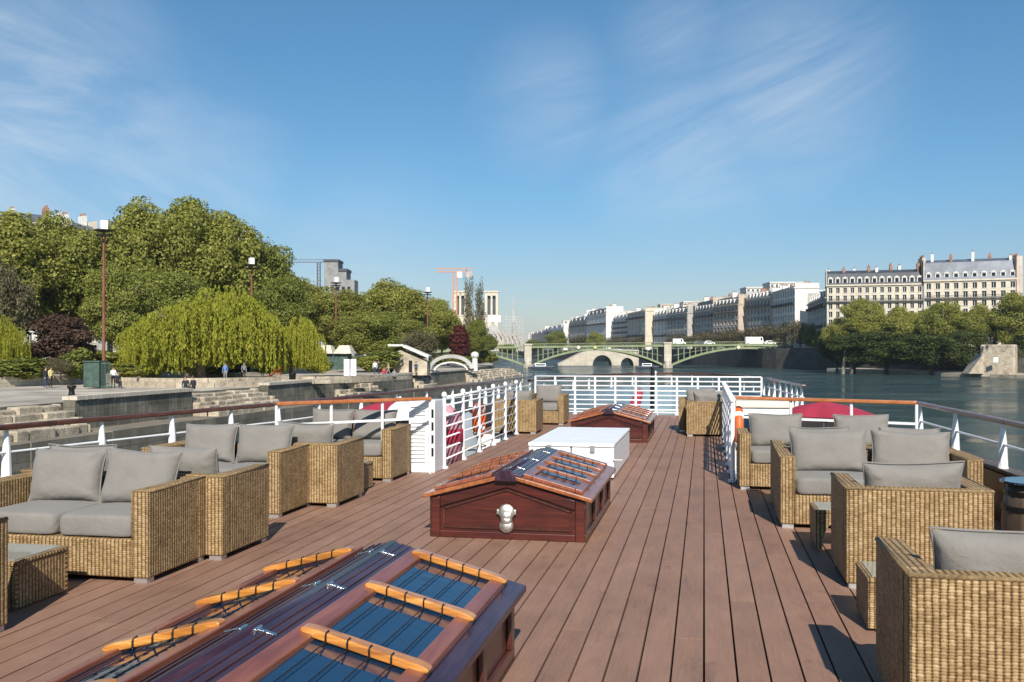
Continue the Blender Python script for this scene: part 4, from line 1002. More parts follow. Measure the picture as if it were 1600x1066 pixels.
mb=MB(); mb.prism([(-2.7,0),(2.9,0),(2.9,1.7),(.1,2.9),(-.6,3.2),(-1.2,2.9),(-1.9,2.2),(-2.7,1.2)],'y',-1,2.2); mb.build('rubble_wall',M['earth'],t)
mb=MB(); mb.bar((-.2,.4,3.75),(3.1,.4,2.35),3.0,.30); mb.build('ramp_coping',M['facade_white'],t); mb=MB(); mb.bar((-2.2,.4,3.85),(-.2,.4,3.85),2.4,.26); mb.build('flat_coping',M['facade_white'],t)
mb=MB(); mb.box(.55,1.0,-1.05,-.99,.3,1.9); mb.box(-2.0,-1.5,-1.05,-.99,.2,1.0); mb.build('dark_opening',M['iron'],t)
p=W(706,150,QZ); t=thing('arched_sculpture','curved grey concrete arch sculpture with a white upright at its right','sculpture',p,.2)
def arc(cx,rx,rz,z0,a0,a1,th,n=14):
    o=[(cx+rx*math.cos(a0+(a1-a0)*i/n),z0+rz*math.sin(a0+(a1-a0)*i/n)) for i in range(n+1)]
    q=[(cx+(rx-th)*math.cos(a0+(a1-a0)*i/n),z0+(rz-th)*math.sin(a0+(a1-a0)*i/n)) for i in range(n+1)]
    return o,q
o_,q_=arc(-.1,3.6,2.5,.1,R(178),R(8),.55); mb=MB()
for i in range(len(o_)-1):
    pr=[o_[i],o_[i+1],q_[i+1],q_[i]]; mb.prism(list(reversed(pr)),'y',-.9,.9)
mb.build('arch',M['concrete'],t)
o_,q_=arc(-.1,2.7,1.5,.0,R(178),R(8),.25); mb=MB()
for i in range(len(o_)-1): mb.prism(list(reversed([o_[i],o_[i+1],q_[i+1],q_[i]])),'y',-.6,.6)
mb.build('inner_arch',M['facade_white'],t)
mb=MB(); mb.lathe([(.5,0),(.42,2.0),(.62,2.3),(.62,2.7),(.3,3.0),(.01,3.05)],12,(3.6,0,0)); mb.build('upright',M['facade_white'],t)
# red slide-like thing and dark litter bins near the willow
p=W(430,100,-1.3); t=thing('play_slide','small red orange slide right of the big willow','slide',p)
mb=MB(); mb.bar((-.9,0,.1),(.5,0,1.3),.5,.08); mb.bar((.5,-.25,0),(.5,-.25,1.3),.06,.06); mb.bar((.5,.25,0),(.5,.25,1.3),.06,.06); mb.build('chute',M['buoy'],t)
for px,D,l in ((375,95,'dark litter bin under the right side of the big willow'),(112,66,'small black mooring bollard on the quay edge at the left'),(457,93,'dark litter bin on the terrace right of the willow')):
    p=W(px,D,QZ); t=thing('litter_bin' if 'bin' in l else 'mooring_bollard',l,'bin' if 'bin' in l else 'bollard',p)
    mb=MB(); mb.lathe([(.01,0),(.25,.0),(.20,.15),(.18,.4),(.30,.55),(.30,.68),(.01,.72)] if 'bollard' in l else [(.01,0),(.3,0),(.34,.9),(.36,.95),(.01,1.0)],14); mb.build('body',M['iron'],t,smooth=True)
# ------------------------------------------------------------------ people
def person(label,px,D,zb,shirt,trouser,pose='stand',rot=0.0,hair='hair',group='people on the left bank',bag=False):
    t=thing('person',label,'person',W(px,D,zb),rot,group)
    J={}
    if pose=='sit':
        hip=(0,0,.48); knee=[(-.10,-.42,.50),(.10,-.42,.50)]; ank=[(-.10,-.44,.08),(.10,-.44,.08)]; toe=[(-.11,-.62,.03),(.11,-.62,.03)]; ch=(0,.0,.92); nk=(0,-.03,1.06); hd=(0,-.05,1.24)
    elif pose=='walk':
        hip=(0,0,.93); knee=[(-.09,-.20,.50),(.09,.10,.48)]; ank=[(-.09,-.26,.09),(.09,.42,.14)]; toe=[(-.10,-.46,.04),(.10,.26,.03)]; ch=(0,-.02,1.34); nk=(0,-.03,1.50); hd=(0,-.06,1.66)
    else:
        hip=(0,0,.93); knee=[(-.10,-.03,.50),(.10,-.01,.50)]; ank=[(-.11,.02,.09),(.11,.02,.09)]; toe=[(-.13,-.17,.03),(.13,-.17,.03)]; ch=(0,0,1.34); nk=(0,0,1.50); hd=(0,-.02,1.66)
    vs=[];es=[];rs_=[];
    def av(p,r): vs.append(p); rs_.append(r); return len(vs)-1
    h=av(hip,.15); w=av(tuple((hip[i]*.55+ch[i]*.45) for i in range(3)),.125); c=av(ch,.15); n=av(nk,.055); hc=av(hd,.095); tp=av((hd[0],hd[1],hd[2]+.10),.075); nose=av((hd[0],hd[1]-.105,hd[2]),.022)
    es+=[(h,w),(w,c),(c,n),(n,hc),(hc,tp),(hc,nose)]
    for s in (0,1):
        sg=-1 if s==0 else 1
        k0=av((sg*.10,hip[1],hip[2]-.06),.10); k1=av(knee[s],.062); k2=av(ank[s],.042); k3=av(toe[s],.035); es+=[(h,k0),(k0,k1),(k1,k2),(k2,k3)]
        sh=av((sg*.19,ch[1],ch[2]+.06),.062); sw=.12*(1 if s else -1)*(1 if pose=='walk' else .2)
        el=av((sg*.24,ch[1]+sw*.8,ch[2]-.22),.045); wr=av((sg*.22,ch[1]-.12+sw,ch[2]-.44 if pose!='sit' else ch[2]-.38),.032)
        pm=av((sg*.215,ch[1]-.16+sw,ch[2]-.52 if pose!='sit' else ch[2]-.40),.03); es+=[(c,sh),(sh,el),(el,wr),(wr,pm)]
        for q in range(5):
            a=(q-2)*.017; f=av((sg*.215+(0 if q<4 else -sg*.05),ch[1]-.17+sw-a,(ch[2]-.585 if pose!='sit' else ch[2]-.42)+(0.01*abs(q-1))+(.05 if q==4 else 0)),.009); es.append((pm,f))
    me=bpy.data.meshes.new('person_body'); me.from_pydata(vs,es,[]); o=bpy.data.objects.new('body',me); C.objects.link(o)
    sk=o.modifiers.new('skin','SKIN'); o.modifiers.new('sub','SUBSURF').render_levels=1; o.modifiers['sub'].levels=1
    for i,r in enumerate(rs_): me.skin_vertices[0].data[i].radius=(r,r)
    me.skin_vertices[0].data[0].use_root=True
    dg=bpy.context.evaluated_depsgraph_get(); dg.update(); m2=bpy.data.meshes.new_from_object(o.evaluated_get(dg)); bpy.data.objects.remove(o)
    m2.materials.clear()
    for k in (M['skin'],M[shirt],M[trouser],M['iron']): m2.materials.append(k)
    for p in m2.polygons:
        z=p.center.z; p.use_smooth=True
        hz=hip[2]
        if z>nk[2]-.02: mi=0
        elif z<.10: mi=3
        elif pose=='sit' and p.center.y<-.12 and z<.62: mi=2
        elif z<hz+.03 and abs(p.center.x)<.19: mi=2
        elif z<ch[2]-.45 and abs(p.center.x)>.17: mi=0
        else: mi=1
        p.material_index=mi
    o=bpy.data.objects.new('body',m2); C.objects.link(o); o.parent=t
    mb=MB(); mb.M=Matrix.Translation((hd[0],hd[1]+.015,hd[2]+.035)); mb.lathe([(.108,-.06),(.118,0),(.112,.05),(.08,.095),(.03,.12),(.001,.124)],12); mb.build('hair',M[hair],t,smooth=True)
    if bag:
        mb=MB(); mb.box(-.15,.15,.14,.30,ch[2]-.30,ch[2]+.10); mb.build('backpack',M['c_red'],t,bevel=.04)
    return t
person('walker in dark jacket at the far left, arm in arm with a yellow coat',71,80,QZ,'c_black','c_navy','walk',1.2)
person('walker in pale yellow coat beside the one in a dark jacket',79,80,QZ,'c_yellow','c_black','walk',1.2)
person('standing figure in white top right of the green kiosk',177,80,QZ,'c_white','c_black','stand',.4)
person('crouched dark figure sitting at the foot of the green kiosk',184,79,QZ+.05,'c_black','c_black','sit',1.0)
person('left one of two dark figures seated on the quay edge',290,72,-1.1-.45,'c_black','c_navy','sit',.3)
person('right one of two dark figures seated on the quay edge',302,72.5,-1.1-.45,'c_black','c_black','sit',-.2)
person('standing figure in blue under the big willow',352,92,QZ+.2,'c_blue','c_grey','stand',.1)
person('standing figure in grey under the big willow',381,95,QZ+.2,'c_grey','c_black','stand',.8)
person('person with white top beside the terrace wall right of the sign panel',586,112,QZ+.25,'c_white','c_navy','stand',.2)
person('person in black beside the one with white top near the stone pavilion',592,112,QZ+.25,'c_black','c_black','stand',-.4)
person('seated person in red near the stone pavilion',600,108,QZ,'c_red','c_blue','sit',.6)
person('person in tan walking left of the stone pavilion',607,113,QZ+.1,'c_tan','c_grey','walk',-1.1)
person('person in navy leaning at the dark doorway of the stone pavilion',650,121,QZ,'c_navy','c_black','stand',.1)
person('dark seated figure on the steps below the pavilion',616,100,QZ-.1,'c_grey','c_black','sit',.5)
person('lone person by the left edge in front of the dark shrubs',8,82,QZ,'c_grey','c_black','stand',.9)
# ------------------------------------------------------------------ houses
def house(label,P0,P1,zb,ztop,bays,floors,fac,depth=12,roofh=4.5,roof='zinc',balc=(2,5),ground=4.2,group='stone houses along the right bank',chim=3,sidewin=True,dorm=True,name='apartment_house',winmat='pane'):
    P0=Vector((P0[0],P0[1],0)); P1=Vector((P1[0],P1[1],0)); d=P1-P0; Ln=d.length; ang=math.atan2(d.y,d.x)
    t=thing(name,label,'building',(P0.x,P0.y,zb),ang,group); H=ztop-zb-roofh; fh=(H-ground)/(floors-1)
    bw=Ln/bays; ww=min(1.7,bw*.50); wh=fh*.68; fp=.0
    mb=MB(); mb.box(.02,Ln-.02,.45,depth,0,H)            # core
    # facade skin with real window openings
    zs=[(ground*.15,ground*.85)]+[(ground+i*fh+fh*.14,ground+i*fh+fh*.14+wh) for i in range(floors-1)]
    z=0
    for a,b in zs: mb.box(0,Ln,0,.45,z,a,skip=''); z=b
    mb.box(0,Ln,0,.45,z,H)
    for a,b in zs:
        for i in range(bays+1):
            x0=0 if i==0 else (i-.5)*bw+ww/2; x1=Ln if i==bays else (i+.5)*bw-ww/2
            mb.box(x0,x1,0.003,.447,a,b,skip='+z-z')
    mb.build('wall',M[fac],t)
    mb=MB(); mb.box(-.25,Ln+.25,-.45,depth+.2,H+.003,H+.45); mb.box(-.02,Ln+.02,-.16,-.003,ground-.3,ground); mb.build('cornice',M[fac],t)
    # windows: frame with pane
    fr=MB(); fr.box(-ww/2,-ww/2+.09,.24,.34,0,wh); fr.box(ww/2-.09,ww/2,.24,.34,0,wh); fr.box(-ww/2+.09,ww/2-.09,.24,.34,wh-.1,wh); fr.box(-.05,.05,.24,.34,.0,wh-.1)
    fr.box(-ww/2-.14,ww/2+.14,-.10,-.004,wh,wh+.12); fr.box(-ww/2-.1,ww/2+.1,-.12,-.004,-.14,-.02)
    pn=MB(); pn.face([(-ww/2+.02,.33,0.01),(ww/2-.02,.33,0.01),(ww/2-.02,.33,wh-.02),(-ww/2+.02,.33,wh-.02)])
    f0=fr.build('window',M['frame'],t); p0=pn.build('pane',M[winmat],f0); fm,pm=f0.data,p0.data; first=True; cnt=0
    for k,(a,b) in enumerate(zs):
        for i in range(bays):
            if first: o=f0; first=False
            else:
                if cnt>94: break
                o=bpy.data.objects.new('window',fm); C.objects.link(o); o.parent=t; q=bpy.data.objects.new('pane',pm); C.objects.link(q); q.parent=o
            o.location=((i+.5)*bw,0,a); o.scale=(1,1,1 if k else min(1,(b-a)/wh)); cnt+=1
    for k in balc:
        if k<=floors-1:
            zz=ground+(k-1)*fh+.02; mb=MB(); mb.box(.1,Ln-.1,-.75,-.012,zz-.15,zz); mb.box(.1,Ln-.1,-.75,-.70,zz+.85,zz+.93)
            x=.15
            while x<Ln-.15: mb.box(x,x+.05,-.745,-.705,zz,zz+.85); x+=.22
            mb.build('balcony',M['balcony'],t)
    if roofh>1:
        s=min(1.6,roofh*.4); z0=H+.46; z1=H+roofh-1.2; mb=MB()
        mb.prism([(.0,z0),(depth,z0),(depth-s,z1),(depth/2,H+roofh),(s,z1)],'x',0.0,Ln); mb.build('roof',M[roof],t)
        for xa,xb in ((-.2,-.002),(Ln+.002,Ln+.3)): mb=MB(); mb.box(xa,xb,0,depth,H+.46,H+roofh+.1); mb.build('party_wall',M[fac],t)
        if dorm and roofh>3:
            for i in range(bays):
                x=(i+.5)*bw; mb=MB(); mb.box(x-.75,x+.75,.25,1.9,z0+.15,z0+2.0); mb.prism([(x-.9,z0+2.0),(x+.9,z0+2.0),(x,z0+2.5)],'y',.15,2.2)
                dm=mb.build('dormer',M['facade_white'],t); mb=MB(); mb.face([(x-.5,.235,z0+.3),(x+.5,.235,z0+.3),(x+.5,.235,z0+1.8),(x-.5,.235,z0+1.8)]); mb.build('pane',M[winmat],dm)
        rr=random.Random(int(Ln*100)); chim=chim+(2 if balc else 0)
        for i in range(chim):
            x=Ln*(i+.5)/chim+rr.uniform(-1,1); mb=MB(); hh=rr.uniform(.3,1.9); y0=rr.uniform(2,depth-4); mb.box(x-.4,x+.4,y0,y0+2.6,H+roofh-1.6,H+roofh+hh)
            ch=mb.build('chimney',M['chimney'] if i%2 else M['facade_white'],t); mb=MB()
            for q in range(5): mb.lathe([(.14,0),(.11,.6),(.001,.62)],7,(x,y0+.3+q*.5,H+roofh+hh))
            mb.build('chimney_pots',M['chimney'],ch)
    return t
GH='stone houses along the right bank'
def hpx(label,a,b,toppy,bays,floors,fac,off=0,**k):
    (pa,Da),(pb,Db)=a,b; Dm=(Da+Db)/2; A=xy(pa,Da); B=xy(pb,Db); dx,dy=B[0]-A[0],B[1]-A[1]; q=math.hypot(dx,dy); o=(dy/q*off,-dx/q*off); return house(label,(A[0]+o[0],A[1]+o[1]),(B[0]+o[0],B[1]+o[1]),SZ,ZT(toppy,Dm),bays,floors,fac,**k)
hpx('long cream stone house with a slate mansard and a row of white dormers',(1292,300),(1443,292),420,13,7,'facade_cream',roof='slate',roofh=5.2,chim=6)
hpx('tall cream stone house with zinc attic floor and high end chimneys at the right',(1444,291),(1590,281),402,10,7,'facade_cream',roof='zinc',roofh=7.0,chim=3,depth=13)
p=W(1443,291,SZ)
# the two high party-wall stacks of the right house
t=thing('chimney_stack','tall chimney stack rising between the two big cream houses','chimney stack',(p.x,p.y+2,ZT(440,291)),AZ*0+.05,'tall chimney stacks on the big houses')
mb=MB(); mb.box(0,1.0,0,4.5,0,ZT(402,291)-ZT(440,291)); mb.build('stack',M['facade_rose'],t); mb=MB()
for q in range(5): mb.lathe([(.2,0),(.16,.9),(.001,.92)],7,(.5,.5+q*.85,ZT(402,291)-ZT(440,291)))
mb.build('chimney_pots',M['chimney'],t)
p=W(1588,281,SZ); t=thing('chimney_stack','broad pale end wall with chimney at the right end of the big houses','chimney stack',(p.x,p.y,SZ),.05,'tall chimney stacks on the big houses')
mb=MB(); mb.box(0,1.6,-.3,12.5,0,ZT(400,281)-SZ); mb.build('stack',M['facade_rose'],t); mb=MB()
for q in range(6): mb.lathe([(.22,0),(.17,.9),(.001,.92)],7,(.8,1.5+q*.9,ZT(400,281)-SZ))
mb.build('chimney_pots',M['chimney'],t)
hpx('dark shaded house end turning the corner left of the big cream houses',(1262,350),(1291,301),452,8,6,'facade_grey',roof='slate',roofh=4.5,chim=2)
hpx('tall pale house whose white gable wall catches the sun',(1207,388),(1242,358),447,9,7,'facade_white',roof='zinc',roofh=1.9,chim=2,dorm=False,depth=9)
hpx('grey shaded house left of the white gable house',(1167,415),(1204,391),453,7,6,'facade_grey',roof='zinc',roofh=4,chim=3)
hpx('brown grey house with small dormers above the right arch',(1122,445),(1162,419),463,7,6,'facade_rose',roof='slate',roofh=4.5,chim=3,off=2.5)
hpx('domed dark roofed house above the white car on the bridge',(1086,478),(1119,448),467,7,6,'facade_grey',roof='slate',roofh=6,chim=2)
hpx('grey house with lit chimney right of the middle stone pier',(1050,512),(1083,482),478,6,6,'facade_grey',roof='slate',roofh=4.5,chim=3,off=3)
hpx('narrow white house above the middle stone pier',(1022,548),(1048,516),482,5,6,'facade_white',roof='zinc',roofh=4,chim=2)
hpx('cream house with lit end wall left of the middle stone pier',(990,598),(1019,552),484,5,6,'facade_cream',roof='zinc',roofh=2,chim=2,dorm=False,off=4)
hpx('white balconied house above the left arch',(958,650),(987,602),489,5,6,'facade_white',roof='zinc',roofh=3.5,chim=2,balc=(2,3,4,5))
hpx('tall pale house with ornate roof above the left arch',(925,712),(956,656),482,5,7,'facade_white',roof='slate',roofh=5,chim=3,off=4)
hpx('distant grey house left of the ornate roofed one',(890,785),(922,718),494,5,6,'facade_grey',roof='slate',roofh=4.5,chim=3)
hpx('small distant pale house near the cathedral end of the row',(858,890),(888,792),508,4,6,'facade_white',roof='zinc',roofh=4,chim=2,off=4)
hpx('farthest low house of the right bank row',(830,1080),(856,895),516,4,5,'facade_rose',roof='zinc',roofh=4,chim=2)
# pale upper blocks standing behind the row, facing the sun
def back(label,px0,px1,D,toppy,bays,fac='facade_white',floors=8,name='apartment_house'):
    a=xy(px0,D); b=xy(px1,D); house(label,a,b,SZ,ZT(toppy,D),bays,floors,fac,depth=12,roofh=.9,balc=(),chim=2,dorm=False,group='pale buildings standing behind the river front',name=name)
back('long pale sunlit block behind the white gable house',1203,1262,425,439,8)
back('pale sunlit block behind the grey shaded house',1166,1202,450,447,5)
back('low pale rooftops peeping behind the dark cornered house',1262,1290,400,452,4)
back('pale sunlit block behind the domed house',1068,1092,540,470,4)
back('pale roof block behind the narrow white house',1032,1058,600,474,4,'facade_cream')
back('pale block behind the white balconied house',968,992,700,485,3)
back('small white block at the far end of the row',880,905,900,500,3)
back('distant white house right of the cathedral',826,846,1200,520,4)
back('distant cream house left of the first far trees',838,858,1250,516,4,'facade_rose')
# left bank blocks
house('pale rooftops rising behind the left edge plane trees',xy(-80,200),xy(96,215),-1,ZT(325,208),12,9,'facade_white',depth=14,roofh=3.2,roof='zinc',balc=(),chim=4,dorm=False,group='buildings behind the left bank park')
house('pale gable peeping between the plane trees left of the tall lamp',xy(112,205),xy(150,209),-1,ZT(343,206),4,9,'facade_cream',depth=12,roofh=3.5,roof='zinc',balc=(),chim=3,dorm=False,group='buildings behind the left bank park')
p=W(522,330,-1); t=thing('tower_block','stepped grey concrete tower behind the trees','building',p,AZ)
mb=MB(); z1=ZT(409,330)+1; mb.box(-3.4,1.4,0,9,0,z1); mb.box(1.41,4.2,0,9,0,z1-3.4); mb.box(4.21,7,0,8,0,z1-6.2); mb.build('tower_body',M['tower_concrete'],t)
mb=MB(); mb.box(-3.6,1.6,-.3,9.3,z1+.003,z1+.8); mb.box(1.62,4.5,-.3,9,z1-3.39,z1-2.4); mb.build('roof_slab',M['slate'],t)
for r in range(5):
    for c_ in range(5): mb=MB(); mb.box(-3.0+c_*1.9,-2.0+c_*1.9,-.06,-.003,z1-10-r*3,z1-8.6-r*3); mb.build('window',M['pane'],t)
def crane(label,px,D,toppy,mast_w,jl,jr,mat,zb=-1,cab=True,seed=0):
    p=W(px,D,zb); t=thing('tower_crane',label,'crane',p,AZ,'tower cranes on the skyline'); H=ZT(toppy,D)-zb; w=mast_w
    mb=MB()
    for sx in (-1,1):
        for sy in (-1,1): mb.bar((sx*w/2,sy*w/2,0),(sx*w/2,sy*w/2,H),w*.22,w*.22)
    z=0;k=0
    while z<H-w*1.2:
        s=1 if k%2 else -1
        mb.bar((-s*w/2,-w/2,z),(s*w/2,-w/2,z+w*1.2),w*.12,w*.12); mb.bar((-s*w/2,w/2,z),(s*w/2,w/2,z+w*1.2),w*.12,w*.12); z+=w*1.2;k+=1
    mb.build('mast',M[mat],t)
    mb=MB(); 
    for yy,zz in ((-w*.4,H),(w*.4,H),(0,H+w*1.0)): mb.bar((-jl,yy,zz),(jr,yy,zz),w*.2,w*.2)
    x=-jl;k=0
    while x<jr-w:
        mb.bar((x,-w*.4,H+(w if k%2 else 0)),(x+w,-w*.4,H+(0 if k%2 else w)),w*.1,w*.1); x+=w;k+=1
    mb.build('jib',M[mat],t)
    mb=MB(); mb.box(jr-w*2.2,jr,-w*.6,w*.6,H-w*1.6,H-.05); mb.build('counterweight',M['concrete'],t)
    if cab: mb=MB(); mb.box(w*.6,w*2,-w*.6,w*.6,H-w*1.6,H-.1); mb.build('cab',M['car_white'],t)
    return t
crane('orange tower crane beside the left cathedral tower',711,700,425,2.6,14,13,'red_crane',2)
crane('thin grey crane arm reaching left from the concrete tower',498,345,410,1.0,9,6,'zinc',-1,False)
# ------------------------------------------------------------------ cathedral
D=880; p=W(745,D,2); t=thing('cathedral','pale twin towered cathedral with scaffolding seen past the poplars','cathedral',p,AZ); s=D/F
def tower(cx):
    x=(cx-745)*s; w=10.5*s; zt=ZT(457,D)-2; zm=ZT(492,D)-2
    mb=MB(); mb.box(x-w,x+w,0,2*w,0,zm); mb.box(x-w,x-w*.62,0,2*w,zm,zt); mb.box(x+w*.62,x+w,0,2*w,zm,zt); mb.box(x-w*.14,x+w*.14,0,2*w,zm,zt); mb.box(x-w*.615,x+w*.615,w*.6,w*1.4,zm,zt-.1)
    mb.box(x-w*.615,x+w*.615,0,2*w,zt-3,zt); o=mb.build('bell_tower',M['facade_cream'],t)
    mb=MB(); mb.box(x-w*1.08,x+w*1.08,-.7,2*w+.7,zt+.01,zt+1.4); mb.box(x-w*1.05,x+w*1.05,-.5,2*w+.5,zm-1.2,zm); mb.build('parapet',M['facade_cream'],o)
    for sx in (-.38,.38): mb=MB(); mb.box(x+(sx-.23)*w,x+(sx+.23)*w,w*.57,w*.595,zm+.3,zt-3.2); mb.build('louvre_opening',M['slate'],o)
tower(719); tower(768)
mb=MB(); x0=(725-745)*s; x1=(766-745)*s; mb.box(x0,x1,4,14,0,ZT(494,D)-2); mb.build('west_gallery',M['facade_cream'],t)
mb=MB(); mb.box((758-745)*s,(788-745)*s,-30,-1,0,ZT(528,D)-2); mb.build('nave_wall',M['facade_grey'],t)
mb=MB(); a=(756-745)*s;b=(786-745)*s; zz=ZT(528,D)-2; mb.prism([(a,zz),(b,zz),(b-4,zz+8),((a+b)/2,zz+14),(a+4,zz+8)],'y',-30,-1); mb.build('nave_roof',M['concrete'],t)
mb=MB(); mb.box((764-745)*s,(783-745)*s,-31.5,-30.2,ZT(505,D)-2,ZT(495,D)-2); mb.build('white_screen',M['car_white'],t)
for i in range(6):
    mb=MB(); x=(778-745)*s+i*4.2; mb.box(x,x+1.0,-34,-32,0,ZT(525+i*2,D)-2); mb.bar((x+.5,-33,ZT(527+i*2,D)-2),(x-4,-30,ZT(518+i,D)-2),.7,.9); mb.build('flying_buttress',M['facade_rose'],t)
mb=MB(); z0=0
for i in range(7):
    for j in range(2):
        x=(786-745)*s+i*3.0; mb.bar((x,-28+j*8,0),(x,-28+j*8,ZT(500 if i>1 else 492,D)-2),.35,.35)
for zk in range(12): mb.box((786-745)*s,(786-745)*s+18,-28.2,-27.8,zk*2.6+2,zk*2.6+2.4)
mb.build('scaffolding',M['concrete'],t)
mb=MB(); mb.tube([((802-745)*s,-20,0),((802-745)*s,-20,ZT(500,D)-2),((802-745)*s,-20,ZT(466,D)-2)],[2.2,1.3,.15],6); mb.build('spire_scaffold',M['concrete'],t)
mb=MB(); mb.tube([((807-745)*s,-16,0),((807-745)*s,-16,ZT(460,D)-2)],.16,5); mb.build('hoist_mast',M['concrete'],t)

# ------------------------------------------------------------------ bridge
D=360; LX=W(1043,D); 
t=thing('arch_bridge','low green iron bridge of three flat arches on pale stone piers','bridge',W(800,D,0),AZ); s=D/F   # local x along the image row, y away
bx=lambda px:(px-800)*s
WD=16.0
ztopc=[(600,543),(825,541),(1043,538.5),(1165,537.5),(1284,540)]
def ztop(x):
    px=x/s+800
    for (a,za),(b,zb_) in zip(ztopc,ztopc[1:]):
        if px<=b: return ZT(za+(zb_-za)*(px-a)/(b-a),D)
    return ZT(540,D)
spans=[(606,817),(833,1035),(1051,1284)]
for a,b in spans:
    x0,x1=bx(a),bx(b); n=36; zs_=WATER+1.3; xm=(x0+x1)/2; zc=ztop(xm)-1.45
    arcz=lambda x: zs_+(zc-zs_)*(1-((x-xm)/((x1-x0)/2))**2)
    for rib,yy in enumerate((0,3.9,7.8,11.7,15.4)):
        mb=MB()
        for i in range(n):
            xa,xb=x0+(x1-x0)*i/n,x0+(x1-x0)*(i+1)/n; mb.prism([(xa,arcz(xa)-.45),(xb,arcz(xb)-.45),(xb,arcz(xb)+.35),(xa,arcz(xa)+.35)],'y',yy,yy+.45)
        mb.build('arch_rib',M['bridge_green'] if rib==0 else M['bridge_shade'],t)
    m=26
    for i in range(1,m):
        x=x0+(x1-x0)*i/m; z0=arcz(x)+.3; z1=ztop(x)-.75
        if z1-z0>.15: mb=MB(); mb.box(x-.16,x+.16,.05,.4,z0,z1); mb.build('spandrel_post',M['bridge_green'],t)
    mb=MB()
    for i in range(m):
        xa,xb=x0+(x1-x0)*i/m,x0+(x1-x0)*(i+1)/m
        za,zb_=(arcz(xa)+ztop(xa)-.9)/2,(arcz(xb)+ztop(xb)-.9)/2
        if ztop(xa)-arcz(xa)>2.2: mb.bar((xa+.16,.22,za),(xb-.16,.22,zb_),.12,.14)
    mb.build('lattice_rail',M['bridge_green'],t)
    mb=MB()
    for i in range(n):
        xa,xb=x0+(x1-x0)*i/n,x0+(x1-x0)*(i+1)/n; mb.face([(xa,.6,arcz(xa)+.25),(xa,15.2,arcz(xa)+.25),(xb,15.2,arcz(xb)+.25),(xb,.6,arcz(xb)+.25)])
    mb.build('arch_soffit',M['bridge_shade'],t)
mb=MB()
xs=[bx(600+i*(1290-600)/40) for i in range(41)]
for a,b in zip(xs,xs[1:]): mb.prism([(a,ztop(a)-.75),(b,ztop(b)-.75),(b,ztop(b)-.05),(a,ztop(a)-.05)],'y',-.3,WD+.3)
mb.build('deck_girder',M['bridge_green'],t)
mb=MB()
for a,b in zip(xs,xs[1:]):
    mb.prism([(a,ztop(a)+.75),(b,ztop(b)+.75),(b,ztop(b)+.92),(a,ztop(a)+.92)],'y',-.2,.0)
    for k in range(6): x=a+(b-a)*k/6; mb.box(x,x+.12,-.16,-.04,ztop(x)-.04,ztop(x)+.75)
mb.build('parapet',M['bridge_green'],t)
for px in (825,1043):
    x=bx(px); w=1.35; mb=MB(); mb.box(x-w,x+w,-.9,WD+.9,WATER-1,ztop(x)+.3); mb.box(x-w-.3,x+w+.3,-1.2,WD+1.2,WATER-1,WATER+1.5); mb.box(x-w-.25,x+w+.25,-1.1,WD+1.1,ztop(x)+.303,ztop(x)+.9)
    mb.lathe([(w,WATER-1),(w,WATER+2.6),(.2,WATER+3.6),(.001,WATER+3.6)],14,(x,-1.1,0)); mb.build('pier',M['stone_bridge'],t)
mb=MB(); x=bx(1286); mb.box(x-.9,x+6,-2,WD+2,WATER-1,ztop(x)+.8); mb.build('abutment',M['stone_bridge'],t)
mb=MB(); x=bx(600); mb.box(x-8,x,-2,WD+2,WATER-1,ztop(x)+.5); mb.build('abutment',M['stone_bridge'],t)
for px,mat,l in ((930,'c_yellow','yellow navigation board on the crown of the left arch'),(1154,'cream','pale navigation board on the crown of the right arch'),(1013,'car_white','round white navigation board near the middle stone pier'),(904,'cream','small pale navigation board on the left arch')):
    x=bx(px); q=W(px,D-.6,ZT(543 if px!=1013 else 545,D)); tt=thing('navigation_board',l,'sign',q,AZ,'navigation boards on the bridge')
    mb=MB(); mb.M=Matrix.Rotation(R(45 if px!=1013 else 0),4,'Y'); mb.box(-.55,.55,-.06,.06,-.55,.55); mb.M=Matrix.Identity(4); mb.build('board',M[mat],tt,bevel=.05 if px!=1013 else .4)
# lamp standards on the bridge
# stone bridge beyond
t=thing('stone_bridge','pale stone bridge with a round arch seen under the green bridge','bridge',W(800,425,0),AZ); s2=425/F; b2=lambda px:(px-800)*s2
outl=[]; zt=ZT(549,425)
archs=[(926,956,4.4),(970,990,3.2)]
mb=MB(); bot=[]
for a,b,h in archs:
    xa,xb=b2(a),b2(b); bot.append((xa,WATER-1)); 
    for i in range(13):
        th=math.pi*(1-i/12); bot.append(((xa+xb)/2+(xb-xa)/2*math.cos(th),WATER+.2+h*math.sin(th)))
    bot.append((xb,WATER-1))
poly=[(b2(872),WATER-1)]+bot+[(b2(998),WATER-1),(b2(998),zt),(b2(930),zt+.8),(b2(908),zt-.6),(b2(872),WATER+.6)]
mb.prism(poly,'y',0,14); mb.build('arcade',M['stone_bridge'],t)
mb=MB(); mb.bar((b2(930),-.2,zt+1.1),(b2(998),-.2,zt+.3),.5,.5); mb.build('parapet',M['facade_white'],t)
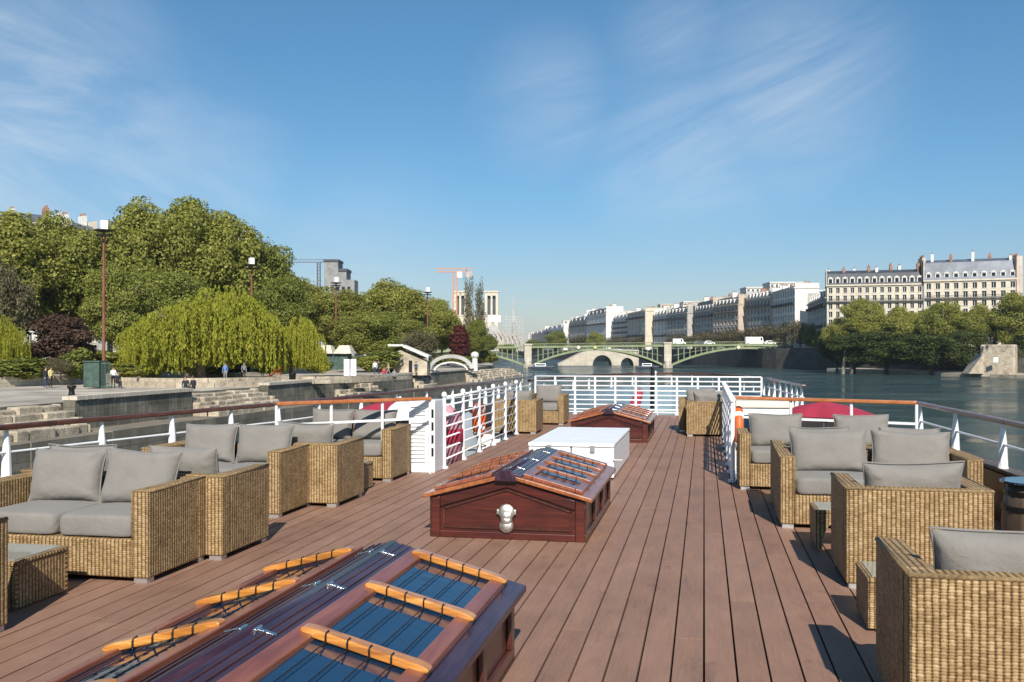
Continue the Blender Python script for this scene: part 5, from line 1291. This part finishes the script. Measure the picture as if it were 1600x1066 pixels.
# ------------------------------------------------------------------ vehicles on the bridge
def van(label,px,y,L_,H_,mat='car_white',kind='van'):
    q=W(px,360); t=thing('parked_van' if kind=='van' else 'passing_car',label,kind,W(px,360+y,ZT(538.5,360)-.05),AZ,'vehicles on the bridge'); w=.95
    if kind=='van': prof=[(-L_/2,.35),(L_/2,.35),(L_/2,.95),(L_/2-.75,1.15),(L_/2-1.2,H_),(-L_/2,H_)]
    else: prof=[(-L_/2,.3),(L_/2,.3),(L_/2,.75),(L_/2-.9,.9),(L_/2-1.5,H_),(-L_/2+.9,H_),(-L_/2+.1,.95)]
    mb=MB(); mb.prism(prof,'y',-w,w); mb.build('body',M[mat],t,bevel=.06)
    mb=MB(); z0=H_*.56; z1=H_*.88
    mb.box(L_/2-2.0,L_/2-1.35,-w-.012,-w-.002,z0,z1)
    if kind=='car': mb.box(-L_/2+1.1,L_/2-2.1,-w-.012,-w-.002,z0,z1)
    mb.build('side_window',M['pane'],t)
    for sx in (-1,1):
        for sy in (-1,1):
            mb=MB(); mb.M=Matrix.Translation((sx*(L_/2-.85),sy*(w-.1),.33))@Matrix.Rotation(R(90),4,'X'); mb.lathe([(.001,-.12),(.33,-.12),(.33,.12),(.001,.12)],12); mb.build('wheel',M['tyre'],t)
van('white van on the bridge right of the middle stone pier',1061,6,4.9,2.3); van('small white car over the left half of the right arch',1108,5,4.2,1.5,'car_white','car')
van('dark car behind the small white car on the bridge',1094,9,4.3,1.6,'car_dark','car'); van('longest white van on the bridge over the right arch',1180,7,7.6,3.0); van('white lorry cab on the bridge near its right end',1248,6,4.6,2.7); van('white car just right of the long white van',1203,5,4.2,1.6,'car_white','car')
# ------------------------------------------------------------------ right bank masonry
q0=W(1534,226); q1=W(1588,221); t=thing('stone_buttress','sunlit pale stone buttress of the right embankment','buttress',(0,0,0))
mb=MB(); mb.bar((q0.x,q0.y,(WATER+3.3)/2),(q1.x,q1.y,(WATER+3.3)/2),2.4,3.3-WATER); mb.build('wall',M['stone_rough'],t,bevel=.3,seg=2)
mb=MB(); a=W(1508,228); mb.face([(a.x,a.y-2,WATER+.9),(q0.x,q0.y-1.4,WATER+.9),(q0.x,q0.y-1.4,WATER+5.4)]); mb.prism([(a.x,WATER+.9),(q0.x-.02,WATER+.9),(q0.x-.02,WATER+5.6)],'y',a.y-3.0,a.y+3); mb.build('ramp_side',M['stone_rough'],t)
mb=MB(); c=q0.lerp(q1,.45); mb.box(-.5,.5,-.04,.04,-.6,.5); o=mb.build('white_plate',M['car_white'],t); o.location=W(1556,221.0,ZT(562,221)); 
a=W(1478,238); b=W(1620,216); t=thing('landing_stage','pale stone landing along the water under the buttress','landing')
mb=MB(); mb.bar((a.x,a.y,WATER+.35),(b.x,b.y-4,WATER+.35),3.0,.9); mb.build('kerb',M['stone_rough'],t)
for px,D_,l in ((1545,222,'two strollers on the wall above the buttress, left one'),(1550,222,'two strollers on the wall above the buttress, right one')): person(l,px,D_,3.3,'c_black','c_navy','stand',.3,group='people on the right bank')
a=W(1346,268); t=thing('mooring_post','pale mooring post pair by the right bridge abutment','post')
for k in range(2): mb=MB(); q=W(1317+k*14,262); mb.tube([(q.x,q.y,WATER),(q.x+.6-k,q.y,WATER+6.5)],[.5,.3],8); mb.build('post',M['bark_pale'],t)
# moored boats under the bridge
for px,D_,Ln,l in ((846,330,9,'small dark boat with white cabin by the left stone pier'),(1012,335,8,'dark work boat moored by the middle stone pier')):
    t=thing('moored_boat',l,'boat',W(px,D_,WATER),AZ,'boats near the bridge')
    mb=MB(); mb.prism([(-Ln/2,.1),(Ln/2-1,.1),(Ln/2,1.1),(-Ln/2-.2,1.0)],'y',-1.2,1.2); mb.build('hull',M['hull'],t,bevel=.1); mb=MB(); mb.box(-Ln/4,Ln/6,-.8,.8,1.02,2.0); c_=mb.build('cabin',M['white'],t,bevel=.1); mb=MB(); mb.box(-Ln/4+.3,Ln/6-.3,-.83,-.81,1.35,1.8); mb.build('window',M['pane'],c_)
# ------------------------------------------------------------------ sky, sun, camera
SUN_EL=R(37); SUN_AZ=R(165.5)     # clockwise from +Y, where the sun stands
w=bpy.data.worlds.new('World'); bpy.context.scene.world=w; w.use_nodes=True; nt=w.node_tree; bg=nt.nodes['Background']
sky=nt.nodes.new('ShaderNodeTexSky'); sky.sky_type='NISHITA'; sky.sun_disc=False; sky.sun_elevation=SUN_EL; sky.sun_rotation=SUN_AZ
sky.altitude=0; sky.air_density=1.0; sky.dust_density=.15; sky.ozone_density=3.2
tc=nt.nodes.new('ShaderNodeTexCoord'); sp=nt.nodes.new('ShaderNodeSeparateXYZ'); L(nt,tc.outputs['Generated'],sp.inputs[0])
az=math_(nt,'ARCTAN2',sp.outputs[0],sp.outputs[1]); el=math_(nt,'ARCSINE',sp.outputs[2])
cb=nt.nodes.new('ShaderNodeCombineXYZ'); L(nt,az,cb.inputs[0]); L(nt,el,cb.inputs[1])
def streak(rot,sx,sy,seed):
    m1=nt.nodes.new('ShaderNodeMapping'); m1.inputs['Rotation'].default_value=(0,0,rot); L(nt,cb.outputs[0],m1.inputs[0])
    m2=nt.nodes.new('ShaderNodeMapping'); m2.inputs['Scale'].default_value=(sx,sy,1); m2.inputs['Location'].default_value=(seed,seed*.7,0); L(nt,m1.outputs[0],m2.inputs[0])
    return noisef(nt,m2.outputs[0],1.0,9,.66,1.1)
nR=streak(R(-21),3.2,15,3.3); nL=streak(R(14),3.0,13,1.2)
isL=nt.nodes.new('ShaderNodeMapRange'); L(nt,az,isL.inputs[0]); isL.inputs[1].default_value=-.28; isL.inputs[2].default_value=-.12
n1=math_(nt,'ADD',math_(nt,'MULTIPLY',nR,isL.outputs[0]),math_(nt,'MULTIPLY',nL,math_(nt,'SUBTRACT',1.0,isL.outputs[0])))
# patches of cirrus: soft windows in direction space
def dirpx(px,py):
    v=Vector(((px-800)/F,1,(HOR-py)/F)); c,s_=math.cos(AZ),math.sin(AZ)
    return Vector((v.x*c-s_*v.y,v.x*s_+c*v.y,v.z)).normalized()
def patch(px,py,rad):
    d=dirpx(px,py); n=nt.nodes.new('ShaderNodeVectorMath'); n.operation='DISTANCE'; L(nt,tc.outputs['Generated'],n.inputs[0]); n.inputs[1].default_value=d
    mr=nt.nodes.new('ShaderNodeMapRange'); mr.interpolation_type='SMOOTHSTEP'; L(nt,n.outputs['Value'],mr.inputs[0]); mr.inputs[1].default_value=rad; mr.inputs[2].default_value=0; mr.inputs[3].default_value=0; mr.inputs[4].default_value=1
    return mr.outputs[0]
m=None
for px,py,r,k in ((30,190,.20,1.0),(180,260,.16,.8),(-80,140,.2,1),(1230,140,.15,.75),(1080,220,.15,.6),(860,160,.10,.6),(1060,80,.10,.45),(1000,255,.09,.5),(560,400,.14,.35),(330,280,.12,.5)):
    p_=math_(nt,'MULTIPLY',patch(px,py,r),k); m=p_ if m is None else math_(nt,'MAXIMUM',m,p_)
cl=nt.nodes.new('ShaderNodeMapRange'); L(nt,n1,cl.inputs[0]); cl.inputs[1].default_value=.40; cl.inputs[2].default_value=.70
f=math_(nt,'MULTIPLY',math_(nt,'MULTIPLY',cl.outputs[0],m),.40)
f=math_(nt,'ADD',f,math_(nt,'MULTIPLY',m,.15))
elev=ramp(nt,sp.outputs[2],[(0,(1.0,.96,1.0)),(.06,(.99,1.04,1.13)),(.16,(.86,1.21,1.34)),(.34,(.84,1.33,1.46)),(1,(.84,1.35,1.48))])
base=mixc(nt,1.0,sky.outputs[0],elev,'MULTIPLY')
col=mixc(nt,f,base,(11.5,12.0,12.6))
L(nt,col,bg.inputs[0]); bg.inputs[1].default_value=.056
sd=bpy.data.lights.new('sun','SUN'); sd.energy=5.0; sd.angle=R(.53); sd.color=(1,.94,.85)
so=bpy.data.objects.new('sun',sd); C.objects.link(so)
dirv=Vector((-math.sin(SUN_AZ)*math.cos(SUN_EL),-math.cos(SUN_AZ)*math.cos(SUN_EL),-math.sin(SUN_EL)))
so.rotation_euler=dirv.to_track_quat('-Z','Y').to_euler(); so.location=(0,-20,30)
cd=bpy.data.cameras.new('camera'); cam=bpy.data.objects.new('camera',cd); C.objects.link(cam)
cd.sensor_width=36; cd.lens=36*F/1600; cd.shift_y=17/1600; cd.clip_end=6000; cd.clip_start=.05
cam.location=(0,0,EYE); cam.rotation_euler=(R(90),0,AZ); sc=bpy.context.scene; sc.camera=cam
sc.view_settings.view_transform='Standard'; sc.view_settings.look='None'; sc.view_settings.exposure=.43; sc.view_settings.gamma=1
sc.cycles.max_bounces=8; sc.cycles.transparent_max_bounces=8
hm=bpy.data.materials.new('haze_air'); hm.use_nodes=True; nt=hm.node_tree; nt.nodes.clear(); out=nt.nodes.new('ShaderNodeOutputMaterial'); pv=nt.nodes.new('ShaderNodeVolumePrincipled')
pv.inputs['Color'].default_value=(.80,.88,1.0,1); pv.inputs['Density'].default_value=.00011; pv.inputs['Anisotropy'].default_value=.2
L(nt,pv.outputs[0],out.inputs['Volume'])
mb=MB(); mb.box(-2600,2600,-700,4200,WATER-7,95); hz=mb.build('haze',hm); hz['kind']='stuff'
bpy.context.scene.cycles.volume_bounces=0
